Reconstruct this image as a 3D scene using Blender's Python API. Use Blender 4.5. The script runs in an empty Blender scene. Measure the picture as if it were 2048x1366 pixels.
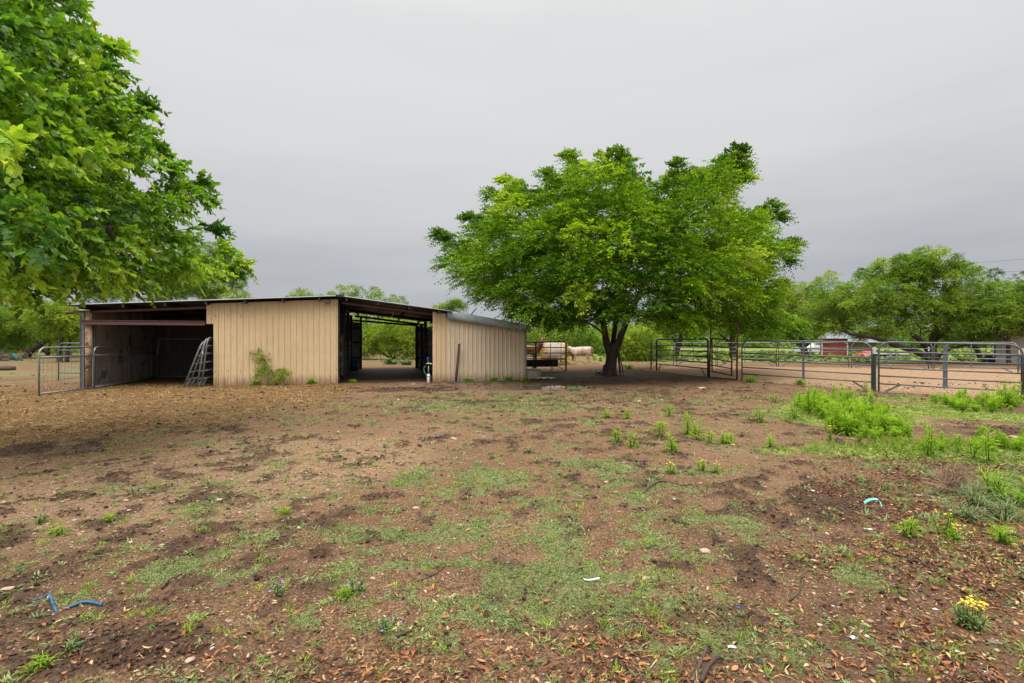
import bpy, math, random
import numpy as np
from mathutils import Vector, Matrix, Euler

SC = bpy.context.scene
COL = SC.collection
R = math.radians

# ------------------------------------------------------------------ camera
EYE = 1.6
FPX, CX, CY = 1024.0, 1024.0, 683.0          # focal length and centre in the photo's pixels
cam = bpy.data.cameras.new("camera")
cam.lens, cam.sensor_width, cam.sensor_fit = 18.0, 36.0, 'HORIZONTAL'
cam.clip_start, cam.clip_end = 0.05, 2000.0
camo = bpy.data.objects.new("camera", cam)
camo.location = (0, 0, EYE)
camo.rotation_euler = (R(90), 0, 0)
COL.objects.link(camo)
SC.camera = camo

# ------------------------------------------------------------------ sky and sun
SUN_ELEV, SUN_AZ = R(62), R(200)              # azimuth measured from +Y towards +X: behind the camera
world = bpy.data.worlds.new("World")
SC.world = world
world.use_nodes = True
wt = world.node_tree
wt.nodes.clear()
w_out = wt.nodes.new('ShaderNodeOutputWorld')
w_bg = wt.nodes.new('ShaderNodeBackground')
w_bg.inputs['Strength'].default_value = 0.1
w_sky = wt.nodes.new('ShaderNodeTexSky')
w_sky.sky_type = 'NISHITA'
w_sky.sun_disc = False
w_sky.sun_elevation = SUN_ELEV
w_sky.sun_rotation = SUN_AZ
w_tc = wt.nodes.new('ShaderNodeTexCoord')
w_sep = wt.nodes.new('ShaderNodeSeparateXYZ')
wt.links.new(w_tc.outputs['Generated'], w_sep.inputs[0])
# streaky stratus: noise stretched along the horizon shifts the elevation a little
w_map = wt.nodes.new('ShaderNodeMapping')
w_map.inputs['Scale'].default_value = (1.6, 1.6, 9.0)
w_map.inputs['Rotation'].default_value = (0.06, 0.05, 0)
w_noise = wt.nodes.new('ShaderNodeTexNoise')
w_noise.inputs['Scale'].default_value = 1.3
w_noise.inputs['Detail'].default_value = 4
w_noise.inputs['Roughness'].default_value = 0.5
wt.links.new(w_tc.outputs['Generated'], w_map.inputs[0])
wt.links.new(w_map.outputs[0], w_noise.inputs['Vector'])
w_mul = wt.nodes.new('ShaderNodeMath'); w_mul.operation = 'MULTIPLY_ADD'
w_mul.inputs[1].default_value = 0.24; w_mul.inputs[2].default_value = -0.12
wt.links.new(w_noise.outputs['Fac'], w_mul.inputs[0])
w_add = wt.nodes.new('ShaderNodeMath'); w_add.operation = 'ADD'
wt.links.new(w_sep.outputs['Z'], w_add.inputs[0])
wt.links.new(w_mul.outputs[0], w_add.inputs[1])
w_ramp = wt.nodes.new('ShaderNodeValToRGB')
wt.links.new(w_add.outputs[0], w_ramp.inputs[0])
SKY_STOPS = [(0.0, (.47, .49, .52)), (.08, (.44, .455, .485)), (.20, (.57, .58, .595)), (.34, (.675, .68, .69)),
             (.50, (.74, .743, .745)), (.65, (.86, .86, .855)), (.80, (2.9, 2.88, 2.8)), (1.0, (4.2, 4.15, 4.05))]  # steep rise overhead, out of view, is added fill light
while len(w_ramp.color_ramp.elements) < len(SKY_STOPS):
    w_ramp.color_ramp.elements.new(0.5)
for e, (p, c) in zip(w_ramp.color_ramp.elements, SKY_STOPS):
    e.position = p
    e.color = (*c, 1)
w_vm = wt.nodes.new('ShaderNodeVectorMath'); w_vm.operation = 'SCALE'
w_vm.inputs['Scale'].default_value = 10.0
wt.links.new(w_ramp.outputs[0], w_vm.inputs[0])
# added fill light: the unseen sky behind the camera is brightened
w_side = wt.nodes.new('ShaderNodeMapRange')
w_side.interpolation_type = 'SMOOTHSTEP'
w_side.inputs['From Min'].default_value = 0.25; w_side.inputs['From Max'].default_value = -0.7
w_side.inputs['To Min'].default_value = 10.0; w_side.inputs['To Max'].default_value = 17.0
wt.links.new(w_sep.outputs['Y'], w_side.inputs['Value'])
wt.links.new(w_side.outputs[0], w_vm.inputs['Scale'])
w_mix = wt.nodes.new('ShaderNodeMixRGB')
w_mix.inputs[0].default_value = 0.96          # the cloud deck covers the clear sky
wt.links.new(w_sky.outputs[0], w_mix.inputs[1])
wt.links.new(w_vm.outputs[0], w_mix.inputs[2])
wt.links.new(w_mix.outputs[0], w_bg.inputs['Color'])
wt.links.new(w_bg.outputs[0], w_out.inputs[0])

sun = bpy.data.lights.new("sun", 'SUN')
sun.energy = 1.5
sun.angle = R(30)
sun.color = (1.0, .96, .90)
suno = bpy.data.objects.new("sun", sun)
sd = Vector((math.sin(SUN_AZ) * math.cos(SUN_ELEV), math.cos(SUN_AZ) * math.cos(SUN_ELEV), math.sin(SUN_ELEV)))
suno.rotation_euler = sd.to_track_quat('Z', 'Y').to_euler()
suno.location = (0, 0, 60)
COL.objects.link(suno)

vs = SC.view_settings
vs.view_transform = 'Standard'
vs.look = 'None'
vs.exposure = 0.06
vs.gamma = 1.0
vs.use_curve_mapping = False
SC.render.engine = 'CYCLES'
SC.cycles.max_bounces = 8
SC.cycles.diffuse_bounces = 4
SC.cycles.transmission_bounces = 4
SC.cycles.sample_clamp_indirect = 6.0

# ------------------------------------------------------------------ numeric helpers
rng = np.random.default_rng(7)
random.seed(7)


def _hash(ix, iy, seed):
    h = (ix.astype(np.int64) * 374761393 + iy.astype(np.int64) * 668265263 + seed * 982451653) & 0x7fffffff
    h = ((h ^ (h >> 13)) * 1274126177) & 0x7fffffff
    h = (h ^ (h >> 16)) & 0x7fffffff
    return (h % 100003) / 100003.0


def vnoise(x, y, seed=0):
    x = np.asarray(x, float); y = np.asarray(y, float)
    ix = np.floor(x); iy = np.floor(y)
    fx = x - ix; fy = y - iy
    fx = fx * fx * (3 - 2 * fx); fy = fy * fy * (3 - 2 * fy)
    a = _hash(ix, iy, seed); b = _hash(ix + 1, iy, seed)
    c = _hash(ix, iy + 1, seed); d = _hash(ix + 1, iy + 1, seed)
    return (a * (1 - fx) + b * fx) * (1 - fy) + (c * (1 - fx) + d * fx) * fy


def fbm(x, y, oct=4, seed=0, gain=.5):
    s = 0; a = 1; t = 0
    x = np.asarray(x, float); y = np.asarray(y, float)
    for i in range(oct):
        s = s + a * vnoise(x * 2 ** i + 17.3 * i, y * 2 ** i - 9.1 * i, seed + i)
        t += a; a *= gain
    return s / t


def sstep(a, b, x):
    t = np.clip((x - a) / (b - a), 0, 1)
    return t * t * (3 - 2 * t)


def in_poly(px, py, poly):
    px = np.asarray(px, float); py = np.asarray(py, float)
    inside = np.zeros(px.shape, bool)
    n = len(poly)
    for i in range(n):
        x0, y0 = poly[i]; x1, y1 = poly[(i + 1) % n]
        if y0 == y1:
            continue
        c = ((y0 > py) != (y1 > py)) & (px < (x1 - x0) * (py - y0) / (y1 - y0) + x0)
        inside ^= c
    return inside


def poly_dist(px, py, poly):
    d = np.full(np.shape(px), 1e9)
    n = len(poly)
    for i in range(n):
        x0, y0 = poly[i]; x1, y1 = poly[(i + 1) % n]
        dx, dy = x1 - x0, y1 - y0
        t = np.clip(((px - x0) * dx + (py - y0) * dy) / max(dx * dx + dy * dy, 1e-9), 0, 1)
        d = np.minimum(d, np.hypot(px - x0 - t * dx, py - y0 - t * dy))
    return d


def nrm(a):
    return a / np.maximum(np.linalg.norm(a, axis=-1, keepdims=True), 1e-9)


def at(px, py, Y):
    """the point that the photo shows at pixel (px, py) when it lies Y metres ahead"""
    return np.array([(px - CX) / FPX * Y, Y, EYE - (py - CY) / FPX * Y])


# ------------------------------------------------------------------ mesh helpers
class MB:
    def __init__(s):
        s.v, s.f, s.m = [], [], []

    def add(s, vs_, fs, mi=0):
        o = len(s.v)
        s.v.extend([tuple(map(float, p)) for p in vs_])
        for f in fs:
            s.f.append(tuple(i + o for i in f))
            s.m.append(mi)
        return s

    def box(s, x0, x1, y0, y1, z0, z1, mi=0):
        return s.add([(x0, y0, z0), (x1, y0, z0), (x1, y1, z0), (x0, y1, z0), (x0, y0, z1), (x1, y0, z1), (x1, y1, z1), (x0, y1, z1)],
                     [(0, 3, 2, 1), (4, 5, 6, 7), (0, 1, 5, 4), (1, 2, 6, 5), (2, 3, 7, 6), (3, 0, 4, 7)], mi)

    def beam(s, p0, p1, w, h, mi=0, up=(0, 0, 1)):
        p0 = np.array(p0, float); p1 = np.array(p1, float)
        d = nrm(p1 - p0); u = np.array(up, float)
        if abs(np.dot(d, u)) > .98:
            u = np.array((1.0, 0, 0))
        a = nrm(np.cross(d, u)); b = np.cross(a, d)
        vs_ = []
        for p in (p0, p1):
            for sa, sb in ((-1, -1), (1, -1), (1, 1), (-1, 1)):
                vs_.append(p + a * sa * w / 2 + b * sb * h / 2)
        return s.add(vs_, [(0, 1, 2, 3), (7, 6, 5, 4), (0, 4, 5, 1), (1, 5, 6, 2), (2, 6, 7, 3), (3, 7, 4, 0)], mi)

    def tube(s, pts, r, n=8, mi=0, cap=True):
        pts = np.array(pts, float); k = len(pts)
        r = np.broadcast_to(np.asarray(r, float), (k,))
        t = np.zeros_like(pts)
        t[1:-1] = pts[2:] - pts[:-2]; t[0] = pts[1] - pts[0]; t[-1] = pts[-1] - pts[-2]
        t = nrm(t)
        u = np.array((0, 0, 1.0)) if abs(t[0][2]) < .9 else np.array((1.0, 0, 0))
        vs_ = []
        ang = np.arange(n) * 2 * math.pi / n
        for i in range(k):
            u = u - t[i] * np.dot(u, t[i]); u = nrm(u)
            w = np.cross(t[i], u)
            vs_.extend(pts[i] + r[i] * (math.cos(a) * u + math.sin(a) * w) for a in ang)
        fs = []
        for i in range(k - 1):
            for j in range(n):
                fs.append((i * n + j, i * n + (j + 1) % n, (i + 1) * n + (j + 1) % n, (i + 1) * n + j))
        if cap:
            fs.append(tuple(range(n - 1, -1, -1)))
            fs.append(tuple((k - 1) * n + j for j in range(n)))
        return s.add(vs_, fs, mi)

    def lathe(s, prof, n=20, c=(0, 0, 0), mi=0):
        vs_ = []
        for r_, z in prof:
            for j in range(n):
                a = 2 * math.pi * j / n
                vs_.append((c[0] + r_ * math.cos(a), c[1] + r_ * math.sin(a), c[2] + z))
        fs = []
        for i in range(len(prof) - 1):
            for j in range(n):
                fs.append((i * n + j, i * n + (j + 1) % n, (i + 1) * n + (j + 1) % n, (i + 1) * n + j))
        return s.add(vs_, fs, mi)

    def shift(s, off):
        s.v = [(a - off[0], b - off[1], c - off[2]) for a, b, c in s.v]
        return s

    def build(s, name, mats, parent=None, smooth=False):
        me = bpy.data.meshes.new(name)
        me.from_pydata(s.v, [], s.f)
        for m in (mats if isinstance(mats, (list, tuple)) else [mats]):
            me.materials.append(m)
        if any(s.m):
            me.polygons.foreach_set('material_index', s.m)
        if smooth:
            me.polygons.foreach_set('use_smooth', [True] * len(me.polygons))
        me.update()
        o = bpy.data.objects.new(name, me)
        COL.objects.link(o)
        if parent is not None:
            o.parent = parent
        return o


def np_mesh(name, V, F, mat, tone=None, parent=None, smooth=False, vcol=None):
    """V (n,3); F (m,k) all faces with the same corner count; tone: one value per face"""
    me = bpy.data.meshes.new(name)
    V = np.ascontiguousarray(V, dtype=np.float32); F = np.ascontiguousarray(F, dtype=np.int32)
    m, k = F.shape
    me.vertices.add(len(V)); me.vertices.foreach_set('co', V.ravel())
    me.loops.add(m * k); me.loops.foreach_set('vertex_index', F.ravel())
    me.polygons.add(m)
    me.polygons.foreach_set('loop_start', np.arange(m, dtype=np.int32) * k)
    try:
        me.polygons.foreach_set('loop_total', np.full(m, k, dtype=np.int32))
    except Exception:
        pass
    me.update(calc_edges=True)
    if smooth:
        me.polygons.foreach_set('use_smooth', np.ones(m, dtype=bool))
    if tone is not None:
        a = me.attributes.new('tone', 'FLOAT', 'FACE')
        a.data.foreach_set('value', np.ascontiguousarray(tone, dtype=np.float32))
    for nm, arr in (vcol or {}).items():
        a = me.attributes.new(nm, 'FLOAT_COLOR', 'POINT')
        c = np.ones((len(V), 4), np.float32); c[:, :arr.shape[1]] = arr
        a.data.foreach_set('color', c.ravel())
    me.materials.append(mat)
    o = bpy.data.objects.new(name, me)
    COL.objects.link(o)
    if parent is not None:
        o.parent = parent
    return o


def tag(o, label=None, cat=None, group=None, kind=None):
    if label: o['label'] = label
    if cat: o['category'] = cat
    if group: o['group'] = group
    if kind: o['kind'] = kind
    return o


def thing(name, label, cat, loc=(0, 0, 0), rotz=0.0, group=None):
    o = bpy.data.objects.new(name, None)
    o.empty_display_size = .2
    COL.objects.link(o)
    o.location = tuple(map(float, loc)); o.rotation_euler = (0, 0, rotz)
    return tag(o, label, cat, group)


def copy_thing(o, loc, rotz=0.0, scale=1.0, label=None, group=None):
    c = o.copy(); COL.objects.link(c)
    c.location = tuple(map(float, loc)); c.rotation_euler = (0, 0, rotz)
    c.scale = (scale,) * 3 if not isinstance(scale, tuple) else scale
    if label: c['label'] = label
    if group: c['group'] = group
    for ch in list(o.children):
        d = ch.copy(); COL.objects.link(d); d.parent = c
    return c


# ------------------------------------------------------------------ materials
def nodes_of(name):
    m = bpy.data.materials.new(name)
    m.use_nodes = True
    nt = m.node_tree
    return m, nt, nt.nodes['Principled BSDF'], nt.nodes['Material Output']


def N(nt, t, **kw):
    n = nt.nodes.new(t)
    for k, v in kw.items():
        if k in n.inputs.keys():
            n.inputs[k].default_value = v
        else:
            setattr(n, k, v)
    return n


def noise(nt, vec, scale, detail=4, rough=.55, sc3=None):
    if sc3 is not None:
        mp = N(nt, 'ShaderNodeMapping'); mp.inputs['Scale'].default_value = sc3
        nt.links.new(vec, mp.inputs[0]); vec = mp.outputs[0]
    n = N(nt, 'ShaderNodeTexNoise', Scale=scale, Detail=detail, Roughness=rough)
    nt.links.new(vec, n.inputs['Vector'])
    return n.outputs['Fac']


def ramp(nt, fac, stops):
    r = N(nt, 'ShaderNodeValToRGB')
    els = r.color_ramp.elements
    while len(els) < len(stops):
        els.new(.5)
    for e, (p, c) in zip(els, stops):
        e.position = p
        e.color = (*c, 1) if not np.isscalar(c) else (c, c, c, 1)
    nt.links.new(fac, r.inputs[0])
    return r.outputs[0]


def mixc(nt, fac, a, b, mode='MIX'):
    n = N(nt, 'ShaderNodeMixRGB', blend_type=mode)
    for i, x in ((0, fac), (1, a), (2, b)):
        if isinstance(x, bpy.types.NodeSocket):
            nt.links.new(x, n.inputs[i])
        elif np.isscalar(x):
            n.inputs[i].default_value = x
        else:
            n.inputs[i].default_value = (*x, 1)
    return n.outputs[0]


def math_(nt, op, a, b=None, clamp=False):
    n = N(nt, 'ShaderNodeMath', operation=op, use_clamp=clamp)
    for i, x in ((0, a), (1, b)):
        if x is None: continue
        if isinstance(x, bpy.types.NodeSocket): nt.links.new(x, n.inputs[i])
        else: n.inputs[i].default_value = x
    return n.outputs[0]


def bump(nt, bs, h, strength=.4, dist=.01):
    b = N(nt, 'ShaderNodeBump', Strength=strength, Distance=dist)
    nt.links.new(h, b.inputs['Height'])
    nt.links.new(b.outputs[0], bs.inputs['Normal'])


def mat(name, c0, c1=None, rough=.6, scale=8, metal=0.0, sc3=None, stops=(.3, .7), bmp=0.0, bscale=None, spots=None, spec=.5):
    """two-tone weathered material; spots = (colour, scale, threshold) adds irregular patches (rust, dirt)"""
    m, nt, bs, out = nodes_of(name)
    tc = N(nt, 'ShaderNodeTexCoord').outputs['Object']
    c1 = c1 or tuple(x * .75 for x in c0)
    f = noise(nt, tc, scale, 5, .6, sc3)
    col = ramp(nt, f, [(stops[0], c0), (stops[1], c1)])
    if spots:
        sf = noise(nt, tc, spots[1], 6, .65)
        sf = ramp(nt, sf, [(spots[2], 0.0), (spots[2] + .07, 1.0)])
        col = mixc(nt, sf, col, spots[0])
    nt.links.new(col, bs.inputs['Base Color'])
    bs.inputs['Roughness'].default_value = rough
    bs.inputs['Metallic'].default_value = metal
    bs.inputs['Specular IOR Level'].default_value = spec
    if bmp:
        bump(nt, bs, noise(nt, tc, bscale or scale * 6, 5, .6, sc3), bmp, .02)
    return m


def leaf_mat(name, stops, rough=.5, trans=.35, spec=.4, tmul=(1.15, 1.25, .55)):
    m, nt, bs, out = nodes_of(name)
    a = N(nt, 'ShaderNodeAttribute', attribute_name='tone')
    col = ramp(nt, a.outputs['Fac'], stops)
    nt.links.new(col, bs.inputs['Base Color'])
    bs.inputs['Roughness'].default_value = rough
    bs.inputs['Specular IOR Level'].default_value = spec
    tr = N(nt, 'ShaderNodeBsdfTranslucent')
    tcol = mixc(nt, 1.0, col, tmul, 'MULTIPLY')
    nt.links.new(tcol, tr.inputs['Color'])
    mx = N(nt, 'ShaderNodeMixShader'); mx.inputs[0].default_value = trans
    nt.links.new(bs.outputs[0], mx.inputs[1]); nt.links.new(tr.outputs[0], mx.inputs[2])
    nt.links.new(mx.outputs[0], out.inputs[0])
    return m


M = {}
M['wall_tan'] = None
M['galv'] = mat('galvanised steel', (.21, .225, .24), (.13, .14, .15), .42, 14, .55, bmp=.05)
M['galv_gate'] = mat('galvanised gate tube', (.27, .285, .30), (.18, .19, .205), .45, 14, .4, spots=((.16, .12, .09), 7, .66))
M['loose_grey'] = mat('weathered grey tube', (.23, .235, .25), (.15, .155, .165), .5, 14, .2, spots=((.14, .09, .06), 8, .64))
M['gate_grey'] = mat('grey gate paint', (.115, .13, .145), (.07, .08, .09), .45, 18, .2, spots=((.11, .06, .038), 6, .57))
M['gate_dark'] = mat('dark green gate paint', (.035, .062, .058), (.02, .035, .035), .4, 14, .1, spots=((.07, .04, .03), 8, .66))
M['gate_red'] = mat('oxide red gate paint', (.15, .032, .028), (.085, .022, .02), .55, 18, .1)
M['black_metal'] = mat('black metal', (.02, .023, .026), (.01, .011, .012), .45, 12)
M['beam_red'] = mat('red oxide beam', (.115, .045, .04), (.07, .03, .028), .6, 10, spots=((.03, .02, .018), 5, .62))
M['beam_dark'] = mat('dark steel', (.022, .018, .016), (.012, .010, .009), .6, 10)
M['rust_post'] = mat('rusty cream post', (.40, .28, .16), (.26, .16, .08), .7, 6, sc3=(1, 1, .4), spots=((.13, .055, .025), 3.2, .50))
M['plywood'] = mat('weathered plywood', (.31, .235, .175), (.16, .12, .09), .85, 2.2, sc3=(1, 1, .35), spots=((.05, .04, .033), 1.6, .56), bmp=.1)
M['dark_wood'] = mat('dark stable boards', (.095, .075, .06), (.05, .04, .033), .8, 5, sc3=(1, 1, 3))
M['plank'] = mat('weathered plank', (.20, .135, .085), (.11, .075, .05), .8, 7, sc3=(1, 1, 4), bmp=.1)
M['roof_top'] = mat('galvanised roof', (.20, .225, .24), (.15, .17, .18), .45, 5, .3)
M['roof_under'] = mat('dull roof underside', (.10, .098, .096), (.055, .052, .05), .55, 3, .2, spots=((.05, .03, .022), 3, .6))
M['flashing'] = mat('blue grey flashing', (.38, .43, .455), (.26, .30, .32), .42, 4, .2, bmp=.3, bscale=5)
M['white'] = mat('dull white', (.58, .58, .565), (.44, .44, .43), .55, 12)
M['white_pvc'] = mat('white pvc', (.66, .64, .58), (.50, .47, .42), .45, 14)
M['blue'] = mat('blue rubber', (.016, .10, .21), (.010, .06, .13), .5, 22, spots=((.16, .17, .17), 30, .66))
M['blue_paint'] = mat('blue handle paint', (.01, .12, .65), (.01, .08, .45), .35, 14)
M['brass'] = mat('brass', (.55, .38, .10), (.40, .27, .08), .4, 20, .7)
M['hose'] = mat('green hose', (.02, .16, .10), (.015, .10, .07), .4, 12)
M['iron'] = mat('rusty iron', (.075, .042, .032), (.04, .025, .02), .75, 12, .2)
M['brick_red'] = mat('barn red paint', (.26, .032, .022), (.17, .026, .02), .7, 3, sc3=(6, 6, 1))
M['siding'] = mat('cream siding', (.50, .48, .40), (.42, .40, .33), .6, 4)
M['bark'] = mat('elm bark', (.055, .037, .027), (.017, .012, .009), .9, 7, sc3=(1, 1, .22), bmp=.9, bscale=14)
M['bark_grey'] = mat('mesquite bark', (.07, .05, .04), (.03, .022, .018), .9, 8, sc3=(1, 1, .4), bmp=.5)
M['twig'] = mat('dry twig bark', (.30, .19, .12), (.18, .11, .07), .8, 14)
M['deadwood'] = mat('dead wood', (.10, .065, .045), (.05, .034, .026), .85, 16, bmp=.3)
M['stone'] = mat('limestone', (.46, .33, .23), (.30, .20, .14), .85, 12, bmp=.4)
M['dark_stone'] = mat('dark rock', (.03, .032, .034), (.018, .018, .02), .6, 12, bmp=.4)
M['paper'] = mat('wet paper scrap', (.55, .55, .55), (.40, .40, .41), .6, 20)
M['teal'] = mat('teal plastic', (.02, .42, .34), (.25, .50, .45), .4, 9)
M['cyan'] = mat('turquoise tarp', (.01, .34, .42), (.01, .22, .30), .5, 6)
M['red_plastic'] = mat('red plastic', (.46, .05, .032), (.34, .04, .026), .4, 12)
M['hay'] = mat('hay', (.44, .30, .12), (.30, .19, .07), .9, 14, bmp=.6)
M['netwrap'] = mat('net wrap', (.40, .335, .25), (.20, .165, .13), .85, 3.2, sc3=(1, 1, 2.2), bmp=.6)
# ------------------------------------------------------------------ ground
PEN = [(7.0, 27.2), (7.45, 26.3), (8.25, 21.7), (9.0, 19.4), (11.55, 16.4), (14.6, 14.1), (24, 12), (32, 20), (29, 27), (22, 29.5), (16, 30.5), (10.2, 32.2)]
BO = np.array((-14.4, 17.4)); BA = R(14.6)
BU = np.array((math.cos(BA), math.sin(BA))); BV = np.array((-math.sin(BA), math.cos(BA)))
PUD = (0.25, 17.75)


def blob(x, y, cx, cy, rx, ry, rot=0.0):
    c, s = math.cos(rot), math.sin(rot)
    dx, dy = x - cx, y - cy
    a = (c * dx + s * dy) / rx; b = (-s * dx + c * dy) / ry
    return np.exp(-(a * a + b * b))


def base_z(x, y):
    x = np.asarray(x, float); y = np.asarray(y, float)
    z = .09 * sstep(15.6, 19.5, y) * sstep(2.0, 6.0, x)
    z = z - .13 * blob(x, y, 15.5, 13.0, 2.6, 2.2)
    z = z + .05 * (fbm(x * .33, y * .33, 2, 5) - .5) * sstep(0, 3, y) * (1 - sstep(13, 17, y))
    z = z + .05 * blob(x, y, 4.4, 4.0, 2.2, 2.6)
    return z


def masks(x, y):
    x = np.asarray(x, float); y = np.asarray(y, float)
    m = {}
    n_lo = fbm(x * .55, y * .55, 4, 11)
    n_md = fbm(x * 1.9, y * 1.9, 4, 23)
    n_hi = fbm(x * 6.5, y * 6.5, 3, 37)
    bu_ = (x - BO[0]) * BU[0] + (y - BO[1]) * BU[1]
    bv_ = (x - BO[0]) * BV[0] + (y - BO[1]) * BV[1]
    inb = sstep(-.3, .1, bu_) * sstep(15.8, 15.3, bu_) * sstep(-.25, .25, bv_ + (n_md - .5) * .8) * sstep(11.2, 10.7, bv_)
    # straw from the stall mouth towards the camera
    edge = np.interp(y, [7.4, 8.3, 9.8, 11.2, 13.0, 15.3, 18.5], [-9.5, -6.8, -5.3, -4.9, -4.8, -4.6, -5.5])
    straw = sstep(.6, -1.1, x - edge + (n_md - .5) * 3.2) * sstep(7.2, 9.2, y + (n_lo - .5) * 3.4)
    straw *= 1 - sstep(16.0, 20.0, y) * sstep(-14.2, -15.6, x) * .8
    straw *= 1 - .9 * inb * sstep(4.4, 5.2, bu_)
    m['straw'] = np.clip(straw, 0, 1) * (1 - .75 * sstep(19, 24, y))
    # dark churned soil and clods
    churn = sstep(.57, .70, n_md * .55 + n_lo * .30 + .15 * n_hi)
    churn = np.maximum(churn, sstep(.58, .95, blob(x, y, -7.2, 7.4, 2.4, 1.15, .62) + (n_md - .5) * 1.2))
    churn = np.maximum(churn, sstep(.45, .6, blob(x, y, 3.05, 5.0, .45, 1.0, -.5) * 1.0 + (n_md - .5) * .9))
    churn = np.maximum(churn, sstep(.5, .66, blob(x, y, 1.25, 2.95, .5, .28) + (n_md - .5) * .8))
    churn = np.maximum(churn, sstep(.5, .66, blob(x, y, -2.0, 2.65, .55, .25, .3) + (n_md - .5) * .8))
    churn = np.maximum(churn, sstep(.5, .66, blob(x, y, -4.2, 4.0, .5, .3, .3) + (n_md - .5) * .7))
    churn = np.maximum(churn, sstep(.5, .66, blob(x, y, -3.4, 17.2, 2.6, 1.2, .2) + (n_md - .5) * 1.0))
    sm = sstep(.56, .66, fbm(x * 4.2, y * 3.6, 4, 43) * .8 + .2 * n_lo)
    churn = np.maximum(churn, sm * .85 * (1 - .5 * sstep(3.6, 2.4, y)))
    # hoof prints pressed into the damp soil
    hx, hy = x / .30, y / .30
    jx, jy = np.floor(hx), np.floor(hy)
    hr = _hash(jx, jy, 901)
    hd = np.hypot(hx - jx - .3 - .4 * _hash(jx, jy, 902), (hy - jy - .3 - .4 * _hash(jx, jy, 903)) * 1.15) * .30
    hoof = (hr < .42) * sstep(.075, .045, hd) * sstep(.35, .55, n_lo) * sstep(18, 14, y)
    m['hoof'] = hoof
    churn = np.maximum(churn, .45 * hoof)
    m['churn'] = churn * (1 - .9 * sstep(21, 26, y)) * (1 - .25 * m['straw'])
    pud = blob(x, y, PUD[0], PUD[1], 2.6, .75, .16)
    m['puddle'] = pud
    shade = blob(x, y, 4.2, 22.5, 7.0, 5.5)  # the elm's shade, painted into the soil colour
    m['damp_shaded'] = np.clip(np.maximum(np.maximum(inb * sstep(6.5, 8, bu_), .9 * sstep(.25, .7, pud)), .75 * sstep(.35, .8, shade + (n_md - .5) * .3)), 0, 1)  # painted shade in the barn aisle and under the elm, real damp round the puddle
    m['damp_shaded'] = np.maximum(m['damp_shaded'], .42 * sstep(6.0, 3.4, y + (n_md - .5) * 3) * sstep(.38, .58, n_lo * .6 + n_md * .4 + .08 * sstep(0, 2, x)))
    m['inside'] = inb
    # pale pebbly ground at the left
    pale = blob(x, y, -4.2, 6.0, 3.3, 2.3, .35) + .5 * blob(x, y, -2.4, 9.5, 2.2, 3.5) + (n_lo - .5) * .8
    m['pale'] = sstep(.32, .8, pale)
    # green mat
    bias = (.90 * blob(x, y, .15, 3.35, 1.0, .85) + .62 * blob(x, y, .1, 5.4, 1.9, 1.3) + .95 * blob(x, y, 1.12, 6.5, .62, .5) + .5 * blob(x, y, -1.3, 12.2, 2.8, 2.3)
            + .6 * blob(x, y, .2, 14.0, 2.2, 1.4) + .42 * blob(x, y, 4.6, 12.5, 2.0, 2.4) + .45 * blob(x, y, 2.0, 4.3, .7, .6) + .3 * blob(x, y, -1.7, 5.8, 1.6, 1.2)
            + .62 * blob(x, y, -2.42, 3.55, .42, .28, .5) + .55 * blob(x, y, -.75, 2.75, .4, .4) + .55 * blob(x, y, 5.6, 6.0, 1.2, .9) + .75 * blob(x, y, 6.2, 5.2, 1.4, 1.0))
    pat = fbm(x * 2.6, y * 2.6, 4, 61)
    fine = fbm(x * 9, y * 9, 3, 71)
    g = bias * .44 + .30 * (n_lo - .5) + 1.05 * (pat - .5) + .80 * (fine - .5)
    lim = .262 + .06 * sstep(9, 4, y) * sstep(-1.5, -5, x)
    grass = sstep(lim, lim + .12, g)
    m['grass'] = grass * (1 - m['straw'] * .97) * (1 - .8 * m['damp_shaded'] * sstep(7, 12, y)) * (1 - .75 * m['churn']) * (1 - sstep(20, 25, y))
    fg = sstep(.42, .62, fbm(x * .45, y * .45, 4, 131)) * sstep(17, 22, y + (n_md - .5) * 4) * (sstep(-10.5, -13, x) * .85 + .5 * sstep(32, 38, y)) * (1 - m['inside'])
    m['grass'] = np.maximum(m['grass'], np.clip(fg, 0, 1))
    # bright moss-like mat at the right
    ms = sstep(-.12, .12, blob(x, y, 10.6, 11.6, 2.6, 1.6, -.25) * 1.2 - .55 + (n_md - .5) * .7)
    ms = np.maximum(ms, sstep(-.1, .15, blob(x, y, 6.3, 7.5, 2.6, .62, .07) * 1.1 - .5 + (n_md - .5) * .7))
    ms = np.maximum(ms, sstep(-.1, .15, blob(x, y, 7.2, 7.2, 1.7, .75, .0) * 1.1 - .45 + (n_md - .5) * .6))
    ms = np.maximum(ms, .9 * sstep(.35, .6, blob(x, y, 7.2, 11.2, 1.5, 2.6, -.5) + (n_md - .5) * .5))
    ms = np.maximum(ms, .7 * sstep(.4, .65, blob(x, y, 11.6, 13.6, 2.2, 1.0, -.5) + (n_md - .5) * .5))
    mud = sstep(.42, .62, blob(x, y, 8.6, 9.25, 2.6, .52, -.12) + (n_md - .5) * .5)
    mud = np.maximum(mud, sstep(.45, .65, blob(x, y, 12.6, 12.2, 1.9, 1.6) + (n_md - .5) * .7))
    m['moss'] = ms * (1 - mud) * (1 - .5 * sstep(.55, .7, n_hi))
    m['mud'] = mud
    m['grass'] = m['grass'] * (1 - mud)
    # leaf litter
    lit = sstep(-.5, 1.3, x - (1.55 + (y - 2.4) * .47) + (n_md - .5) * 1.4) * sstep(7.9, 6.3, y + (n_md - .5) * 1.2)
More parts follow.
